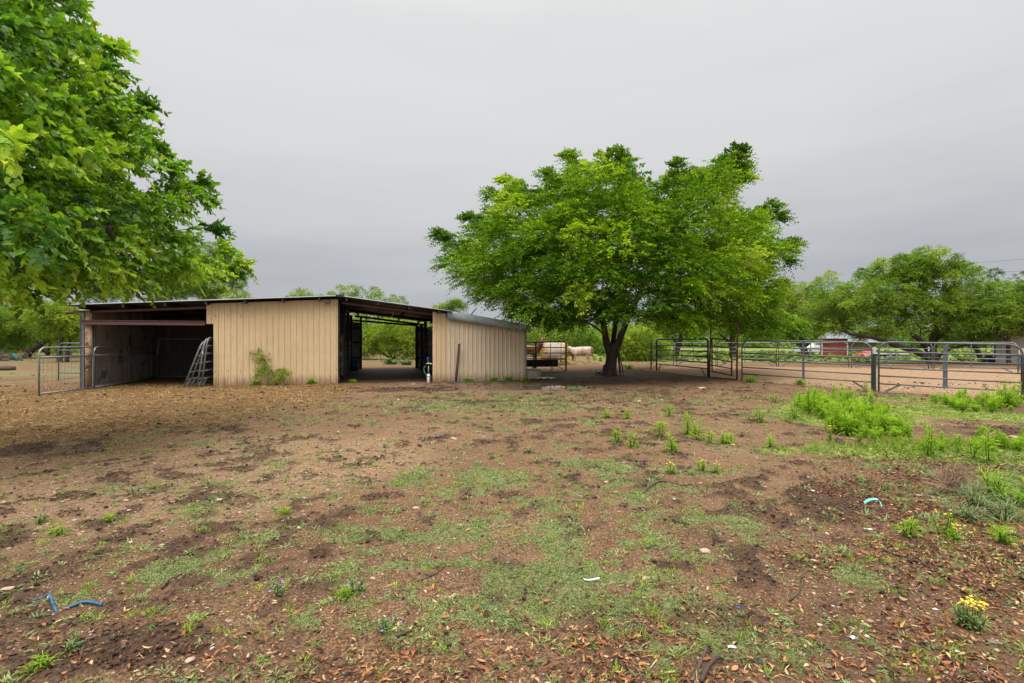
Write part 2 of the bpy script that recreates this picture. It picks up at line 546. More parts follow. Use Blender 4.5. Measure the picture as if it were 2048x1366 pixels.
    lit = np.maximum(lit, (.30 + .55 * sstep(-1.3, -.6, x + (n_lo - .5))) * sstep(3.6, 2.5, y + (n_md - .5) * 1.0) * sstep(-3.0, -1.8, x + (n_lo - .5)))
    m['litter'] = np.clip(lit, 0, 1)
    sand = in_poly(x, y, PEN).astype(float)
    m['sand'] = sand * np.clip(1 - .25 * sstep(27.5, 30, y), 0, 1)
    m['field'] = sstep(35, 42, y + (n_lo - .5) * 6) * sstep(6, 11, x + (n_md - .5) * 3) + .35 * sstep(50, 70, y)
    m['field'] = np.clip(m['field'], 0, 1)
    # tracks
    tr = np.exp(-((x - (2.6 + .30 * (y - 8) + .25 * np.sin(y * .7))) / .16) ** 2) * sstep(9, 11, y) * sstep(20, 15, y)
    m['track'] = tr * sstep(.35, .6, n_hi + .1)
    m['mid'] = n_md; m['lo'] = n_lo
    return m


def gz(x, y, mk=None, fine=True):
    x = np.asarray(x, float); y = np.asarray(y, float)
    z = base_z(x, y)
    if not fine:
        return z
    if mk is None:
        mk = masks(x, y)
    far = 1 - sstep(26, 38, y)
    amp = .014 + .014 * mk['mid']
    far = far * (1 - sstep(.16, .4, mk['puddle']))
    z = z + far * amp * (fbm(x * 3.1, y * 3.1, 3, 81) - .5)
    z = z + far * .012 * (fbm(x * 14, y * 14, 3, 91) - .5)
    c = mk['churn'] * (1 - .6 * mk['litter'])
    lump = fbm(x * 7.5, y * 7.5, 3, 101)
    z = z + c * far * (.085 * np.abs(lump - .5) ** .8 + .04 * (vnoise(x * 21, y * 21, 111) - .45)) * 1.05
    z = z + .018 * mk['straw'] * far * fbm(x * 6, y * 6, 3, 121)
    z = z - .02 * mk['track'] - .035 * sstep(.22, .5, mk['puddle'])
    z = z + .012 * mk['grass'] * far - .026 * mk['hoof'] * far
    return z


def g1(x, y):
    return float(gz(np.array([x]), np.array([y]))[0])


def gp(px, py):
    """where the photo's pixel (px, py) meets the ground"""
    Y = EYE * FPX / (py - CY)
    for _ in range(5):
        X = (px - CX) / FPX * Y
        Y = (EYE - float(base_z(X, Y))) * FPX / (py - CY)
    X = (px - CX) / FPX * Y
    return np.array((X, Y, g1(X, Y)))


def axis(segs):
    out = [segs[0][0]]
    for a, b, d in segs:
        n = max(1, int(round((b - a) / d)))
        out.extend(np.linspace(a, b, n + 1)[1:])
    return np.array(out)


gx = axis([(-420, -90, 30), (-90, -30, 2.5), (-30, -14, .25), (-14, -6, .06), (-6, 6, .028), (6, 14, .06), (14, 34, .25), (34, 90, 2.5), (90, 420, 30)])
gy = axis([(-120, -10, 10), (-10, .8, .8), (.8, 7, .026), (7, 12, .045), (12, 22, .11), (22, 46, .4), (46, 120, 3), (120, 700, 40)])
GX, GY = np.meshgrid(gx, gy)
gxf, gyf = GX.ravel(), GY.ravel()
mk = masks(gxf, gyf)
gzz = gz(gxf, gyf, mk)
nx_, ny_ = len(gx), len(gy)
ii = np.arange((nx_ - 1) * (ny_ - 1)); jj = ii // (nx_ - 1) * nx_ + ii % (nx_ - 1)
gF = np.stack([jj, jj + 1, jj + 1 + nx_, jj + nx_], 1)


def ground_mat():
    m, nt, bs, out = nodes_of('ground soil')
    tc = N(nt, 'ShaderNodeTexCoord').outputs['Object']
    A = N(nt, 'ShaderNodeAttribute', attribute_name='cover_a')
    B = N(nt, 'ShaderNodeAttribute', attribute_name='cover_b')
    C = N(nt, 'ShaderNodeAttribute', attribute_name='cover_c')
    sa, sb, sc = (N(nt, 'ShaderNodeSeparateColor') for _ in range(3))
    for s, a in ((sa, A), (sb, B), (sc, C)):
        nt.links.new(a.outputs['Color'], s.inputs[0])
    grass, straw, churn = sa.outputs[0], sa.outputs[1], sa.outputs[2]
    pale, litter, sand = sb.outputs[0], sb.outputs[1], sb.outputs[2]
    field, moss, damp_shaded = sc.outputs[0], sc.outputs[1], sc.outputs[2]
    n1 = noise(nt, tc, 2.2, 6, .62)
    n2 = noise(nt, tc, 16, 6, .65)
    n3 = noise(nt, tc, 70, 4, .6)
    ns = noise(nt, tc, 9, 5, .7, (1, 3.2, 1))
    soil = ramp(nt, n2, [(.25, (.052, .028, .015)), (.5, (.118, .065, .034)), (.75, (.182, .107, .060))])
    soil = mixc(nt, ramp(nt, n1, [(.35, 0.0), (.68, .65)]), soil, (.168, .090, .043))
    n0 = noise(nt, tc, .42, 4, .6)
    soil = mixc(nt, ramp(nt, n0, [(.48, 0.0), (.66, .65)]), soil, ramp(nt, n2, [(.3, (.135, .08, .044)), (.7, (.26, .17, .10))]))
    n4 = noise(nt, tc, 5.5, 6, .7)
    soil = mixc(nt, ramp(nt, n4, [(.52, 0.0), (.66, .6)]), soil, (.060, .034, .021))
    soil = mixc(nt, ramp(nt, n3, [(.52, 0.0), (.60, .75)]), soil, (.28, .18, .10))
    soil = mixc(nt, ramp(nt, n3, [(.38, .75), (.47, 0.0)]), soil, (.045, .025, .016))
    soil = mixc(nt, math_(nt, 'MULTIPLY', pale, .7), soil, ramp(nt, n2, [(.3, (.165, .098, .053)), (.7, (.33, .22, .125))]))
    dark = ramp(nt, n2, [(.35, (.022, .013, .009)), (.65, (.075, .043, .028))])
    soil = mixc(nt, ramp(nt, churn, [(.05, 0.0), (.95, .85)]), soil, dark)
    lt = ramp(nt, n3, [(.35, (.055, .035, .025)), (.5, (.12, .062, .035)), (.65, (.20, .10, .05))])
    soil = mixc(nt, math_(nt, 'MULTIPLY', litter, .55), soil, lt)
    soil = mixc(nt, math_(nt, 'MULTIPLY', damp_shaded, .85), soil, ramp(nt, n2, [(.3, (.020, .012, .008)), (.7, (.075, .043, .028))]))  # damp soil and painted shade share this dark colour
    # pebbles in the soil
    vo = N(nt, 'ShaderNodeTexVoronoi', Scale=38.0, Randomness=1.0)
    nt.links.new(tc, vo.inputs['Vector'])
    vs_ = N(nt, 'ShaderNodeSeparateColor'); nt.links.new(vo.outputs['Color'], vs_.inputs[0])
    pb = math_(nt, 'MULTIPLY', ramp(nt, vo.outputs['Distance'], [(.22, 1.0), (.32, 0.0)]), ramp(nt, vs_.outputs[0], [(.72, 0.0), (.78, 1.0)]))
    pb = math_(nt, 'MULTIPLY', pb, math_(nt, 'SUBTRACT', 1.0, churn))
    pcol = ramp(nt, vs_.outputs[1], [(.1, (.22, .13, .08)), (.6, (.42, .29, .19)), (.95, (.56, .47, .38))])
    soil = mixc(nt, math_(nt, 'MULTIPLY', pb, .85), soil, pcol)
    st = ramp(nt, ns, [(.36, (.038, .020, .009)), (.5, (.135, .076, .028)), (.64, (.33, .205, .082))])
    st = mixc(nt, ramp(nt, n1, [(.44, 0.0), (.58, .75)]), st, (.095, .053, .022))
    soil = mixc(nt, straw, soil, st)
    gr = ramp(nt, n3, [(.3, (.07, .07, .03)), (.5, (.13, .15, .055)), (.72, (.22, .25, .10))])
    soil = mixc(nt, math_(nt, 'MULTIPLY', grass, .72), soil, gr)
    mo = ramp(nt, n2, [(.3, (.12, .155, .03)), (.55, (.225, .275, .06)), (.75, (.31, .34, .11))])
    soil = mixc(nt, math_(nt, 'MULTIPLY', moss, .9), soil, mo)
    nsd = noise(nt, tc, 7, 6, .7, (1, 2.6, 1))
    sd_ = ramp(nt, nsd, [(.32, (.14, .075, .042)), (.5, (.27, .168, .095)), (.68, (.42, .295, .185))])
    soil = mixc(nt, sand, soil, sd_)
    fd = ramp(nt, n1, [(.3, (.095, .13, .025)), (.6, (.19, .225, .055)), (.8, (.27, .27, .10))])
    soil = mixc(nt, field, soil, fd)
    nt.links.new(soil, bs.inputs['Base Color'])
    bs.inputs['Specular IOR Level'].default_value = .12
    rg = math_(nt, 'SUBTRACT', .92, math_(nt, 'MULTIPLY', damp_shaded, .28))
    nt.links.new(rg, bs.inputs['Roughness'])
    h = math_(nt, 'ADD', math_(nt, 'MULTIPLY', n2, 1.0), math_(nt, 'MULTIPLY', n3, .55))
    h = math_(nt, 'ADD', h, math_(nt, 'MULTIPLY', pb, .3))
    h = math_(nt, 'ADD', h, math_(nt, 'MULTIPLY', math_(nt, 'MULTIPLY', ns, straw), .8))
    bump(nt, bs, h, .8, .025)
    return m


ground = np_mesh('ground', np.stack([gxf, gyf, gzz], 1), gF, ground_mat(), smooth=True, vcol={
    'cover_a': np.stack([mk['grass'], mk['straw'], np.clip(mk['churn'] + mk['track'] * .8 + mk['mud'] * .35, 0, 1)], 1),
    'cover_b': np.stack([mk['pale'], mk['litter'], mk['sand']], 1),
    'cover_c': np.stack([mk['field'], mk['moss'], np.clip(mk['damp_shaded'] + mk['mud'] * .3, 0, 1)], 1)})
tag(ground, 'moist brown farmyard soil with straw, grass mats and churned patches', kind='structure')

# standing water along the low wall
pm, pnt, pbs, pout = nodes_of('muddy water')
pbs.inputs['Base Color'].default_value = (.055, .036, .024, 1)
pbs.inputs['Roughness'].default_value = .06
pbs.inputs['Specular IOR Level'].default_value = .8
wx = np.linspace(PUD[0] - 3.4, PUD[0] + 3.4, 40); wy = np.linspace(PUD[1] - 1.5, PUD[1] + 1.5, 20)
WX, WY = np.meshgrid(wx, wy)
wj = np.arange(39 * 19); wj = wj // 39 * 40 + wj % 39
PUDZ = float(base_z(PUD[0], PUD[1])) - .010
keep = (blob(WX, WY, PUD[0], PUD[1], 2.6, .75, .16).ravel() > .22)
wF = np.stack([wj, wj + 1, wj + 41, wj + 40], 1)
wF = wF[keep[wF].all(1)]
puddle = np_mesh('puddle_water', np.stack([WX.ravel(), WY.ravel(), np.full(WX.size, PUDZ)], 1), wF, pm)
tag(puddle, 'shallow muddy puddle along the foot of the low tan wall', kind='structure')
# ------------------------------------------------------------------ barn
def bu(px, v=0.0):
    k = (px - CX) / FPX
    b = BO + v * BV
    return float((k * b[1] - b[0]) / (BU[0] - k * BU[1]))


def bz(px, py, v=0.0):
    p = BO + bu(px, v) * BU + v * BV
    return float(EYE - (py - CY) / FPX * p[1])


def bw(u, v, z=0.0):
    p = BO + u * BU + v * BV
    return np.array((p[0], p[1], z))


def wall_mat(name, c0, c1):
    m, nt, bs, out = nodes_of(name)
    tc = N(nt, 'ShaderNodeTexCoord').outputs['Object']
    sp = N(nt, 'ShaderNodeSeparateXYZ'); nt.links.new(tc, sp.inputs[0])
    n1 = noise(nt, tc, 1.3, 5, .6)
    n2 = noise(nt, tc, 6, 6, .7, (3.0, 3.0, .35))
    col = ramp(nt, n1, [(.3, c0), (.72, c1)])
    col = mixc(nt, ramp(nt, n2, [(.5, 0.0), (.78, .5)]), col, (.30, .19, .105))
    fl = math_(nt, 'FLOOR', math_(nt, 'DIVIDE', sp.outputs[0], .91))
    wn = N(nt, 'ShaderNodeTexWhiteNoise', noise_dimensions='1D'); nt.links.new(fl, wn.inputs['W'])
    col = mixc(nt, ramp(nt, wn.outputs['Value'], [(0.0, 0.0), (1.0, .30)]), col, tuple(x * .80 for x in c1))
    # mud splashed up from the ground, ragged upper edge
    edge = math_(nt, 'ADD', sp.outputs[2], math_(nt, 'MULTIPLY', math_(nt, 'SUBTRACT', n2, .5), -.75))
    col = mixc(nt, ramp(nt, edge, [(.03, .85), (.40, 0.0)]), col, (.22, .125, .07))
    n3 = noise(nt, tc, 26, 3, .6, (2, 2, .2))
    col = mixc(nt, ramp(nt, n3, [(.70, 0.0), (.76, .5)]), col, (.16, .09, .05))
    nt.links.new(col, bs.inputs['Base Color'])
    bs.inputs['Roughness'].default_value = .5
    bs.inputs['Specular IOR Level'].default_value = .35
    bump(nt, bs, noise(nt, tc, 2.6, 3, .5, (1, 1, .6)), .55, .04)
    return m


M['wall_tan'] = wall_mat('tan wall sheet', (.62, .465, .275), (.56, .41, .24))
M['wall_pale'] = wall_mat('sun bleached wall sheet', (.62, .50, .365), (.57, .45, .315))
M['wall_inner'] = mat('bare inner wall sheet', (.34, .34, .33), (.22, .22, .215), .5, 4, .1, sc3=(1, 1, .3))
M['screw'] = mat('screw heads', (.10, .07, .05), (.08, .05, .03), .5, 20)


def corrugate(mb, s0, s1, bot, top, place, pitch=.2, h=.032, mi=0, th=.004):
    """ribbed sheet from s0 to s1; bot/top give the heights along it; place(s, d, z) -> point, d = how far it stands out"""
    prof = []
    s = s0
    while s < s1 - 1e-6:
        for ds, d in ((0, 0), (.100, 0), (.118, h), (.152, h), (.170, 0)):
            ds *= pitch / .2
            if s + ds < s1:
                prof.append((s + ds, d))
        s += pitch
    prof.append((s1, 0))
    for off, flip in ((0, False), (-th, True)):
        vs_, fs = [], []
        for a, d in prof:
            vs_.append(place(a, d + off, bot(a))); vs_.append(place(a, d + off, top(a)))
        for i in range(len(prof) - 1):
            f = (2 * i, 2 * i + 2, 2 * i + 3, 2 * i + 1)
            fs.append(f[::-1] if flip else f)
        mb.add(vs_, fs, mi)
    return prof


barn = thing('barn', 'low tan metal livestock barn with open left stall, drive-through aisle and shallow gabled roof', 'barn', (BO[0], BO[1], 0), BA)
VF = -.42                                              # the roof's front edge stands this far out
uL, zL = bu(125, VF), bz(125, 610.5, VF)
uP, zP = bu(679, VF), bz(679, 592.0, VF)
uR, zR = bu(893, VF), bz(893, 621.5, VF)
uE, zE = bu(1058, -.22), bz(1058, 651, -.22)
uE0, zE0 = bu(893, -.22), bz(893, 623, -.22)
VB = 11.2


def roof_z(u):
    if u <= uP:
        return zL + (zP - zL) * (u - uL) / (uP - uL)
    if u <= uR:
        return zP + (zR - zP) * (u - uP) / (uR - uP)
    return zE0 + (zE - zE0) * (u - uE0) / (uE - uE0)


def roof_slab(u0, u1, z0, z1, v0, v1, name):
    b = MB(); t = .012
    # ribs run up the slope, so the eave line shows them end on
    n = max(2, int((v1 - v0) / .2))
    vv = []
    for i in range(n):
        a = v0 + (v1 - v0) * i / n; w = (v1 - v0) / n
        vv += [(a, 0), (a + w * .6, 0), (a + w * .68, .028), (a + w * .86, .028), (a + w * .94, 0)]
    vv.append((v1, 0))
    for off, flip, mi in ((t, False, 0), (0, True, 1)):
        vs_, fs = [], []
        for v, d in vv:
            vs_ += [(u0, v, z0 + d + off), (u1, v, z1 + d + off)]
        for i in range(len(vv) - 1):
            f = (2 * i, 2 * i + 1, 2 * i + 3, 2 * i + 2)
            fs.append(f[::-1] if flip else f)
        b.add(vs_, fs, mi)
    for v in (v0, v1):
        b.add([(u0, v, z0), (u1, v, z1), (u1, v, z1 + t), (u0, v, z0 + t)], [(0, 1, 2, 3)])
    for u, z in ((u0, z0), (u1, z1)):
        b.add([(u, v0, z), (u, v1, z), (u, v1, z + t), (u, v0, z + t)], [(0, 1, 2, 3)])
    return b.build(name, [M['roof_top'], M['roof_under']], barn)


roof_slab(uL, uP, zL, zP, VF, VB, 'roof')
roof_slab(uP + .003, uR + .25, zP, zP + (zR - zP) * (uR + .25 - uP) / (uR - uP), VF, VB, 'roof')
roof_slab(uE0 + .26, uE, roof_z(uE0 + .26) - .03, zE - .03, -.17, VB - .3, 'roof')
b = MB()                                               # ridge cap
b.beam((uP, VF - .01, zP + .045), (uP, VB + .01, zP + .045), .3, .012)
b.build('ridge_cap', M['roof_top'], barn)
# purlins under the sheets
for u in np.concatenate([np.arange(uL + .45, uP - .3, 1.25), np.arange(uP + .25, uR, 1.15)]):
    b = MB(); z = roof_z(u)
    b.box(u - .035, u + .035, VF + .04, VB - .1, z - .135, z - .006)
    b.build('purlin', M['beam_dark'], barn)
# rafters: the pipe under the front eave and two more inside
for v, r, m_ in ((.03, .055, 'beam_red'), (4.85, .06, 'beam_dark'), (VB - .55, .06, 'beam_dark')):
    ua = bu(132, 0) if v < 1 else .1
    zoff = .215
    b = MB(); b.tube([(ua, v, roof_z(ua) - zoff), (uP - .06, v, roof_z(uP) - zoff + (.0 if v > 1 else .0))], r, 8)
    b.build('rafter', M[m_], barn, True)
    b = MB(); b.tube([(uP + .06, v, roof_z(uP) - zoff), (uR + .2, v, roof_z(uR) - zoff)], r, 8)
    b.build('rafter', M['beam_red'] if v < 1 else M[m_], barn, True)

# front walls
u414, u428, u676 = bu(414), bu(428), bu(676)
u865, u893, u1049 = bu(865), bu(893), bu(1049.5)
zh = bz(421, 648)
P_front = lambda s, d, z: (s, -d - .06, z)
wall_top = lambda u: roof_z(u) - .085
b = MB()
corrugate(b, u414, u428 - .002, lambda s: zh, wall_top, P_front)
corrugate(b, u428, u676, lambda s: -.03, wall_top, P_front)
for zz in (bz(550, 633), bz(550, 741)):
    for u in np.arange(u428 + .07, u676, .41):
        b.box(u - .014, u + .014, -.072, -.060, zz - .017 + .012 * math.sin(u * 9), zz + .017 + .012 * math.sin(u * 9), 1)
b.build('front_wall', [M['wall_tan'], M['screw']], barn)
b = MB()
corrugate(b, u865, u893, lambda s: -.03, wall_top, P_front, .18)
for zz in (bz(880, 659), bz(880, 735)):
    for u in (u865 + .1, u865 + .28):
        b.box(u - .014, u + .014, -.072, -.060, zz - .009, zz + .009, 1)
b.build('front_wall', [M['wall_tan'], M['screw']], barn)
fl_bot = lambda u: bz(893, 640, 0) + (bz(1050, 657.5, 0) - bz(893, 640, 0)) * (u - u893) / (u1049 - u893)
b = MB()
corrugate(b, u893 + .004, u1049, lambda s: -.03, lambda u: fl_bot(u) + .12, P_front, .178)
for zz in (bz(970, 661), bz(970, 736)):
    for u in np.arange(u893 + .1, u1049, .36):
        b.box(u - .014, u + .014, -.072, -.060, zz - .015 - .03 * (u - u893) / 3, zz + .015 - .03 * (u - u893) / 3, 1)
b.build('front_wall', [M['wall_pale'], M['screw']], barn)
# grey corner trim on the low wall's end
b = MB(); b.box(u1049 - .01, u1049 + .05, -.105, .02, -.03, fl_bot(u1049) + .05)
b.build('corner_trim', M['galv'], barn)
# flashing along the low roof's edge: bent sheet with dents
b = MB(); nseg = 26; vs_, fs = [], []
ue2 = bu(1061, -.24)
for i in range(nseg + 1):
    u = u893 + .01 + (ue2 - u893) * i / nseg
    zt = bz(893, 622.5, -.24) + (bz(1061, 652, -.24) - bz(893, 622.5, -.24)) * i / nseg
    hgt = .315 - .03 * i / nseg + .012 * math.sin(i * 1.7)
    wob = .012 * math.sin(i * 2.3) + .008 * math.sin(i * 5.1)
    vs_ += [(u, -.02, zt + .055), (u, -.20, zt + .02 + .006 * math.sin(i * 3)), (u, -.235 + wob, zt - .03), (u, -.215 - wob, zt - hgt * .55), (u, -.20 + wob * .6, zt - hgt)]
for i in range(nseg):
    for j in range(4):
        fs.append((i * 5 + j, i * 5 + j + 1, i * 5 + j + 6, i * 5 + j + 5))
b.add(vs_, fs)
fo = b.build('flashing', M['flashing'], barn, True)
sm_ = fo.modifiers.new('thickness', 'SOLIDIFY'); sm_.thickness = .006

# front post of the open stall: rusty post between grey channels
upost = bu(177.5)
zt = roof_z(upost) - .17
b = MB(); b.tube([(upost, .0, -.1), (upost, 0, zt)], .105, 12)
for zz in (.62, 1.55, zt - .12):
    b.tube([(upost, -.13, zz), (upost, -.09, zz)], .03, 8)
b.build('post', M['rust_post'], barn, True)
for px0, px1, zz, v in ((161.5, 169.5, bz(165, 625), .0), (183.5, 191, bz(187, 627), .12)):
    b = MB(); a, c = bu(px0, v), bu(px1, v)
    b.box(a, c, v - .02, v + .07, -.05, zz)
    b.box(a, a + .012, v - .05, v - .022, -.05, zz); b.box(c - .012, c, v - .05, v - .022, -.05, zz)
    b.build('post', M['galv'], barn)
# header beam across the stall mouth
b = MB(); za, zb = bz(165, 640, -.1), bz(165, 648, -.1)
ua = bu(165, -.1)
b.box(ua, u414 - .02, -.17, -.11, zb - .02, za)
b.box(ua, u414 - .02, -.20, -.172, zb - .02, zb + .02); b.box(ua, u414 - .02, -.20, -.172, za - .02, za)
b.build('header_beam', M['beam_red'], barn)

# left stall: plywood side wall and dark back partition
b = MB()
for k in range(4):
    v0 = .3 + k * 1.2; z1 = roof_z(.06) - .185 + .045 * k
    b.box(.05, .075 + .004 * (k % 2), v0, v0 + 1.19, -.04, z1)
b.build('side_wall', M['plywood'], barn)
b = MB()
corrugate(b, .2, VB - .8, lambda s: -.03, lambda s: roof_z(.0) - .19 + min(.18, .04 * s), lambda s, d, z: (-.02 - d, s, z))
b.build('side_wall', M['wall_tan'], barn)
b = MB()
for k in range(7):
    a, c, v = .08 + k * 1.14, .08 + k * 1.14 + 1.13, 4.98 + .005 * (k % 2)
    b.add([(x, v + dv, z) for dv in (0, .03) for x, z in ((a, -.04), (c, -.04), (c, roof_z(c) - .02), (a, roof_z(a) - .02))], [(0, 1, 2, 3), (7, 6, 5, 4), (0, 4, 5, 1), (1, 5, 6, 2), (2, 6, 7, 3), (3, 7, 4, 0)])
b.build('partition', M['dark_wood'], barn)
# stall side of the closed front bay
b = MB(); corrugate(b, .0, 4.9, lambda s: -.03, lambda s: roof_z(u428) - .3, lambda s, d, z: (u428 + .45 + d, s, z))
b.build('partition', M['wall_inner'], barn)

# drive-through aisle: board fence, posts, rear walls
uB = 8.02
zb_ = 1.58
for k in range(7):
    b = MB(); z0 = .06 + k * .225
    for a, c in ((3.2, 6.2), (6.22, 9.3)):
        w = .02 + .012 * ((k * 7 + int(a)) % 3)
        b.box(uB - .02, uB + .02 + .003 * k, a, c, z0 + .01 * ((k + int(a)) % 3), z0 + .19 - w)
    b.build('stall_board', M['dark_wood'], barn)
for v, z0, w, l in ((1.2, 1.55, .24, 1.5), (1.0, 1.0, .2, 1.6), (1.3, .55, .16, 1.3)):
    b = MB(); b.box(uB + .05, uB + .09, v, v + l, z0, z0 + w)
    b.build('stall_board', M['plank'], barn)
b = MB(); b.box(uB + .05, uB + .1, 1.75, 1.95, .2, 1.9)
b.build('stall_board', M['plank'], barn)
for u, v, w in ((uB + .05, .15, .1), (uB + .05, 3.2, .12), (uB + .05, 6.2, .15), (uB + .05, 9.3, .15), (8.55, VB - .6, .12), (u865 + .08, .1, .1), (bu(843, 8.2), 8.2, .16), (bu(851, 5.4), 5.4, .15), (bu(833, VB - .65), VB - .65, .14)):
    b = MB(); b.box(u - w / 2, u + w / 2, v - w / 2, v + w / 2, -.05, roof_z(min(max(u, .1), uR)) - .24)
    b.build('post', M['beam_dark'], barn)
vr = VB - .6
uO0, uO1 = bu(721, vr), bu(832, vr)
zhd0, zhd1 = bz(722, 636, vr), bz(832, 650, vr)
P_rear = lambda s, d, z: (s, vr + d + .06, z)
b = MB()
corrugate(b, .05, uO0, lambda s: -.03, lambda s: min(zhd0 - .02, roof_z(max(s, .1)) - .55), P_rear)
b.build('rear_wall', M['wall_inner'], barn)
b = MB()
corrugate(b, uO1, u1049 - .05, lambda s: -.03, lambda s: min(zhd1 - .05, roof_z(s) - .3), P_rear)
b.build('rear_wall', M['wall_inner'], barn)
b = MB(); b.beam((uO0 - 1.9, vr, zhd0 - .03), (uO1 + .1, vr, zhd1 - .03), .08, .11)
b.build('header_beam', M['beam_dark'], barn)
for z in (.62, 1.5, 2.3):
    b = MB(); b.box(.1, uO0 - .02, vr - .06, vr + .04, z, z + .09); b.build('girt', M['beam_dark'], barn)
    b = MB(); b.box(uO1 + .02, u1049 - .1, vr - .06, vr + .04, z - .05, z + .05); b.build('girt', M['beam_dark'], barn)
# right side of the aisle: bare sheet wall with dark girts
b = MB(); uA = bu(850, 8.0) + .35
corrugate(b, 1.2, vr - .1, lambda s: -.03, lambda s: roof_z(min(uA, uR)) - .34, lambda s, d, z: (uA + .05 - d, s, z))
b.build('aisle_wall', M['wall_inner'], barn)
for z in (.65, 1.4, 2.05):
    b = MB(); b.box(uA - .06, uA + .02, 1.2, vr - .12, z, z + .09); b.build('girt', M['beam_dark'], barn)
# end wall of the low bay
b = MB()
corrugate(b, .03, vr, lambda s: -.03, lambda s: zE - .06, lambda s, d, z: (u1049 + d + .003, s, z))
b.build('end_wall', M['wall_pale'], barn)
# concrete block at the wall's foot
# security lamp on the gable
ul, zl = bu(656.5, -.2), bz(656.5, 604, -.2)
b = MB(); b.lathe([(0, .055), (.045, .05), (.085, .02), (.095, -.01), (.09, -.035), (.07, -.05), (0, -.055)], 16, (ul, -.2, zl))
b.beam((ul, -.2, zl + .04), (ul + .02, -.085, zl + .075), .025, .025)
b.build('security_lamp', M['galv'], barn, True)
# short cable hanging under the aisle eave
b = MB(); uk = bu(786, 0)
b.tube([(uk, .02, roof_z(uk) - .27), (uk + .02, .02, roof_z(uk) - .4), (uk - .03, .02, roof_z(uk) - .46), (uk - .05, .03, roof_z(uk) - .52)], .02, 6)
b.build('cable', M['plank'], barn)
# ------------------------------------------------------------------ gates and corral panels
def arc_frame(h, L, rad, n=5):
    """outline of a panel with two rounded upper corners, in (s, z)"""
    pts = [(0, 0), (0, h - rad)]
    for i in range(1, n + 1):
        a = math.pi / 2 * i / n
        pts.append((rad - rad * math.cos(a), h - rad + rad * math.sin(a)))
    for i in range(n + 1):
        a = math.pi / 2 * i / n
        pts.append((L - rad + rad * math.sin(a), h - rad + rad * math.cos(a)))
    pts.append((L, 0))
    return pts


def panel(name, label, cat, p0, p1, h, rails, r=.024, m='gate_grey', mid=None, feet=True, rad=.26, lift=.0, group=None, lean=0.0, wire=None, frame_r=None, mid_m=None, bot=None):
    """tube panel from ground point p0 to p1; rails are heights; lean tips its top sideways"""
    p0 = np.array(p0, float); p1 = np.array(p1, float)
    root = thing(name, label, cat, p0, 0, group)
    d = p1 - p0; L = float(np.linalg.norm(d[:2])); slope = d[2] / L
    dh = np.array((d[0], d[1], 0)) / L
    side = np.array((-dh[1], dh[0], 0))
    P = lambda s, z: dh * s + np.array((0, 0, slope * s + z + lift)) + side * (lean * z)
    fr = frame_r or r * 1.15
    b = MB(); pts = [P(s, z) for s, z in arc_frame(h, L, rad)]
    b.tube(pts, fr, 8)
    if bot is not None:
        b.tube([P(fr, bot), P(L - fr, bot)], fr, 8)
    b.build('frame', M[m], root, True)
    for z in rails:
        b = MB(); b.tube([P(fr, z), P(L - fr, z)], r, 7)
        b.build('rail', M[m], root, True)
    for s, w, z0, z1 in (mid or ()):
        b = MB(); b.beam(P(s * L, z0), P(s * L, z1), w, .02, 0, side)
        b.build('upright', M[mid_m or m], root)
    if feet:
        for s0, s1 in ((.18, .55), (L - .18, L - .55)):
            b = MB(); b.beam(P(s0, .02), P(s1, rails[-1] if rails[-1] < .5 else .3), .05, .02, 0, side)
            b.build('foot_brace', M[m], root)
    if wire:
        z0, z1, st = wire
        b = MB(); n = int(L / st)
        for i in range(1, n):
            b.tube([P(L * i / n, z0), P(L * i / n, z1)], .0032, 4, cap=False)
        k = int((z1 - z0) / st)
        for i in range(1, k):
            zz = z0 + (z1 - z0) * i / k
            b.tube([P(fr, zz), P(L - fr, zz)], .0032, 4, cap=False)
        b.build('wire_mesh', M['galv'], root)
    return root


def gpt(px, py, dz=0.0):
    p = gp(px, py)
    return np.array((p[0], p[1], float(base_z(p[0], p[1])) + dz))


# --- front line of the round pen
g_front = 'livestock panels along the near side of the round pen'
H = 1.56
A0, A1 = gpt(1313, 741.5), gpt(1416, 754.7)
panel('livestock_panel', 'dark green tube panel with a thin wire upright, between elm trunk and red walk-through gate', 'corral panel', A0, A1, 1.62,
      (1.32, 1.09, .86, .62, .36), .028, 'gate_dark', [(.44, .02, .3, 1.6)], True, .2, frame_r=.04)
for q in (A0,):
    pass
B0, B1 = gpt(1484, 761.5), gpt(1744, 781)
panel('livestock_panel', 'long grey tube panel between the red gate and the white-topped green post', 'corral panel', B0, B1, H,
      (1.30, 1.06, .82, .52, .27), .023, 'gate_grey', [(.515, .075, .22, 1.54)], True, .3, group=None, mid_m='gate_grey')
C0, C1 = gpt(1757.5, 783), gpt(2046, 801)
panel('livestock_panel', 'nearest grey tube panel with a broad flat centre upright, leafy weeds growing against it', 'corral panel', C0, C1, H + .02,
      (1.27, 1.02, .76, .50, .25), .023, 'gate_grey', [(.49, .11, .22, 1.54)], True, .3)
D0, D1 = gpt(2052, 802), gpt(2290, 820)
panel('livestock_panel', 'grey tube panel cut by the right edge of the photo', 'corral panel', D0, D1, H + .02,
      (1.27, 1.02, .76, .50, .25), .023, 'gate_grey', [(.49, .11, .22, 1.54)], True, .3)


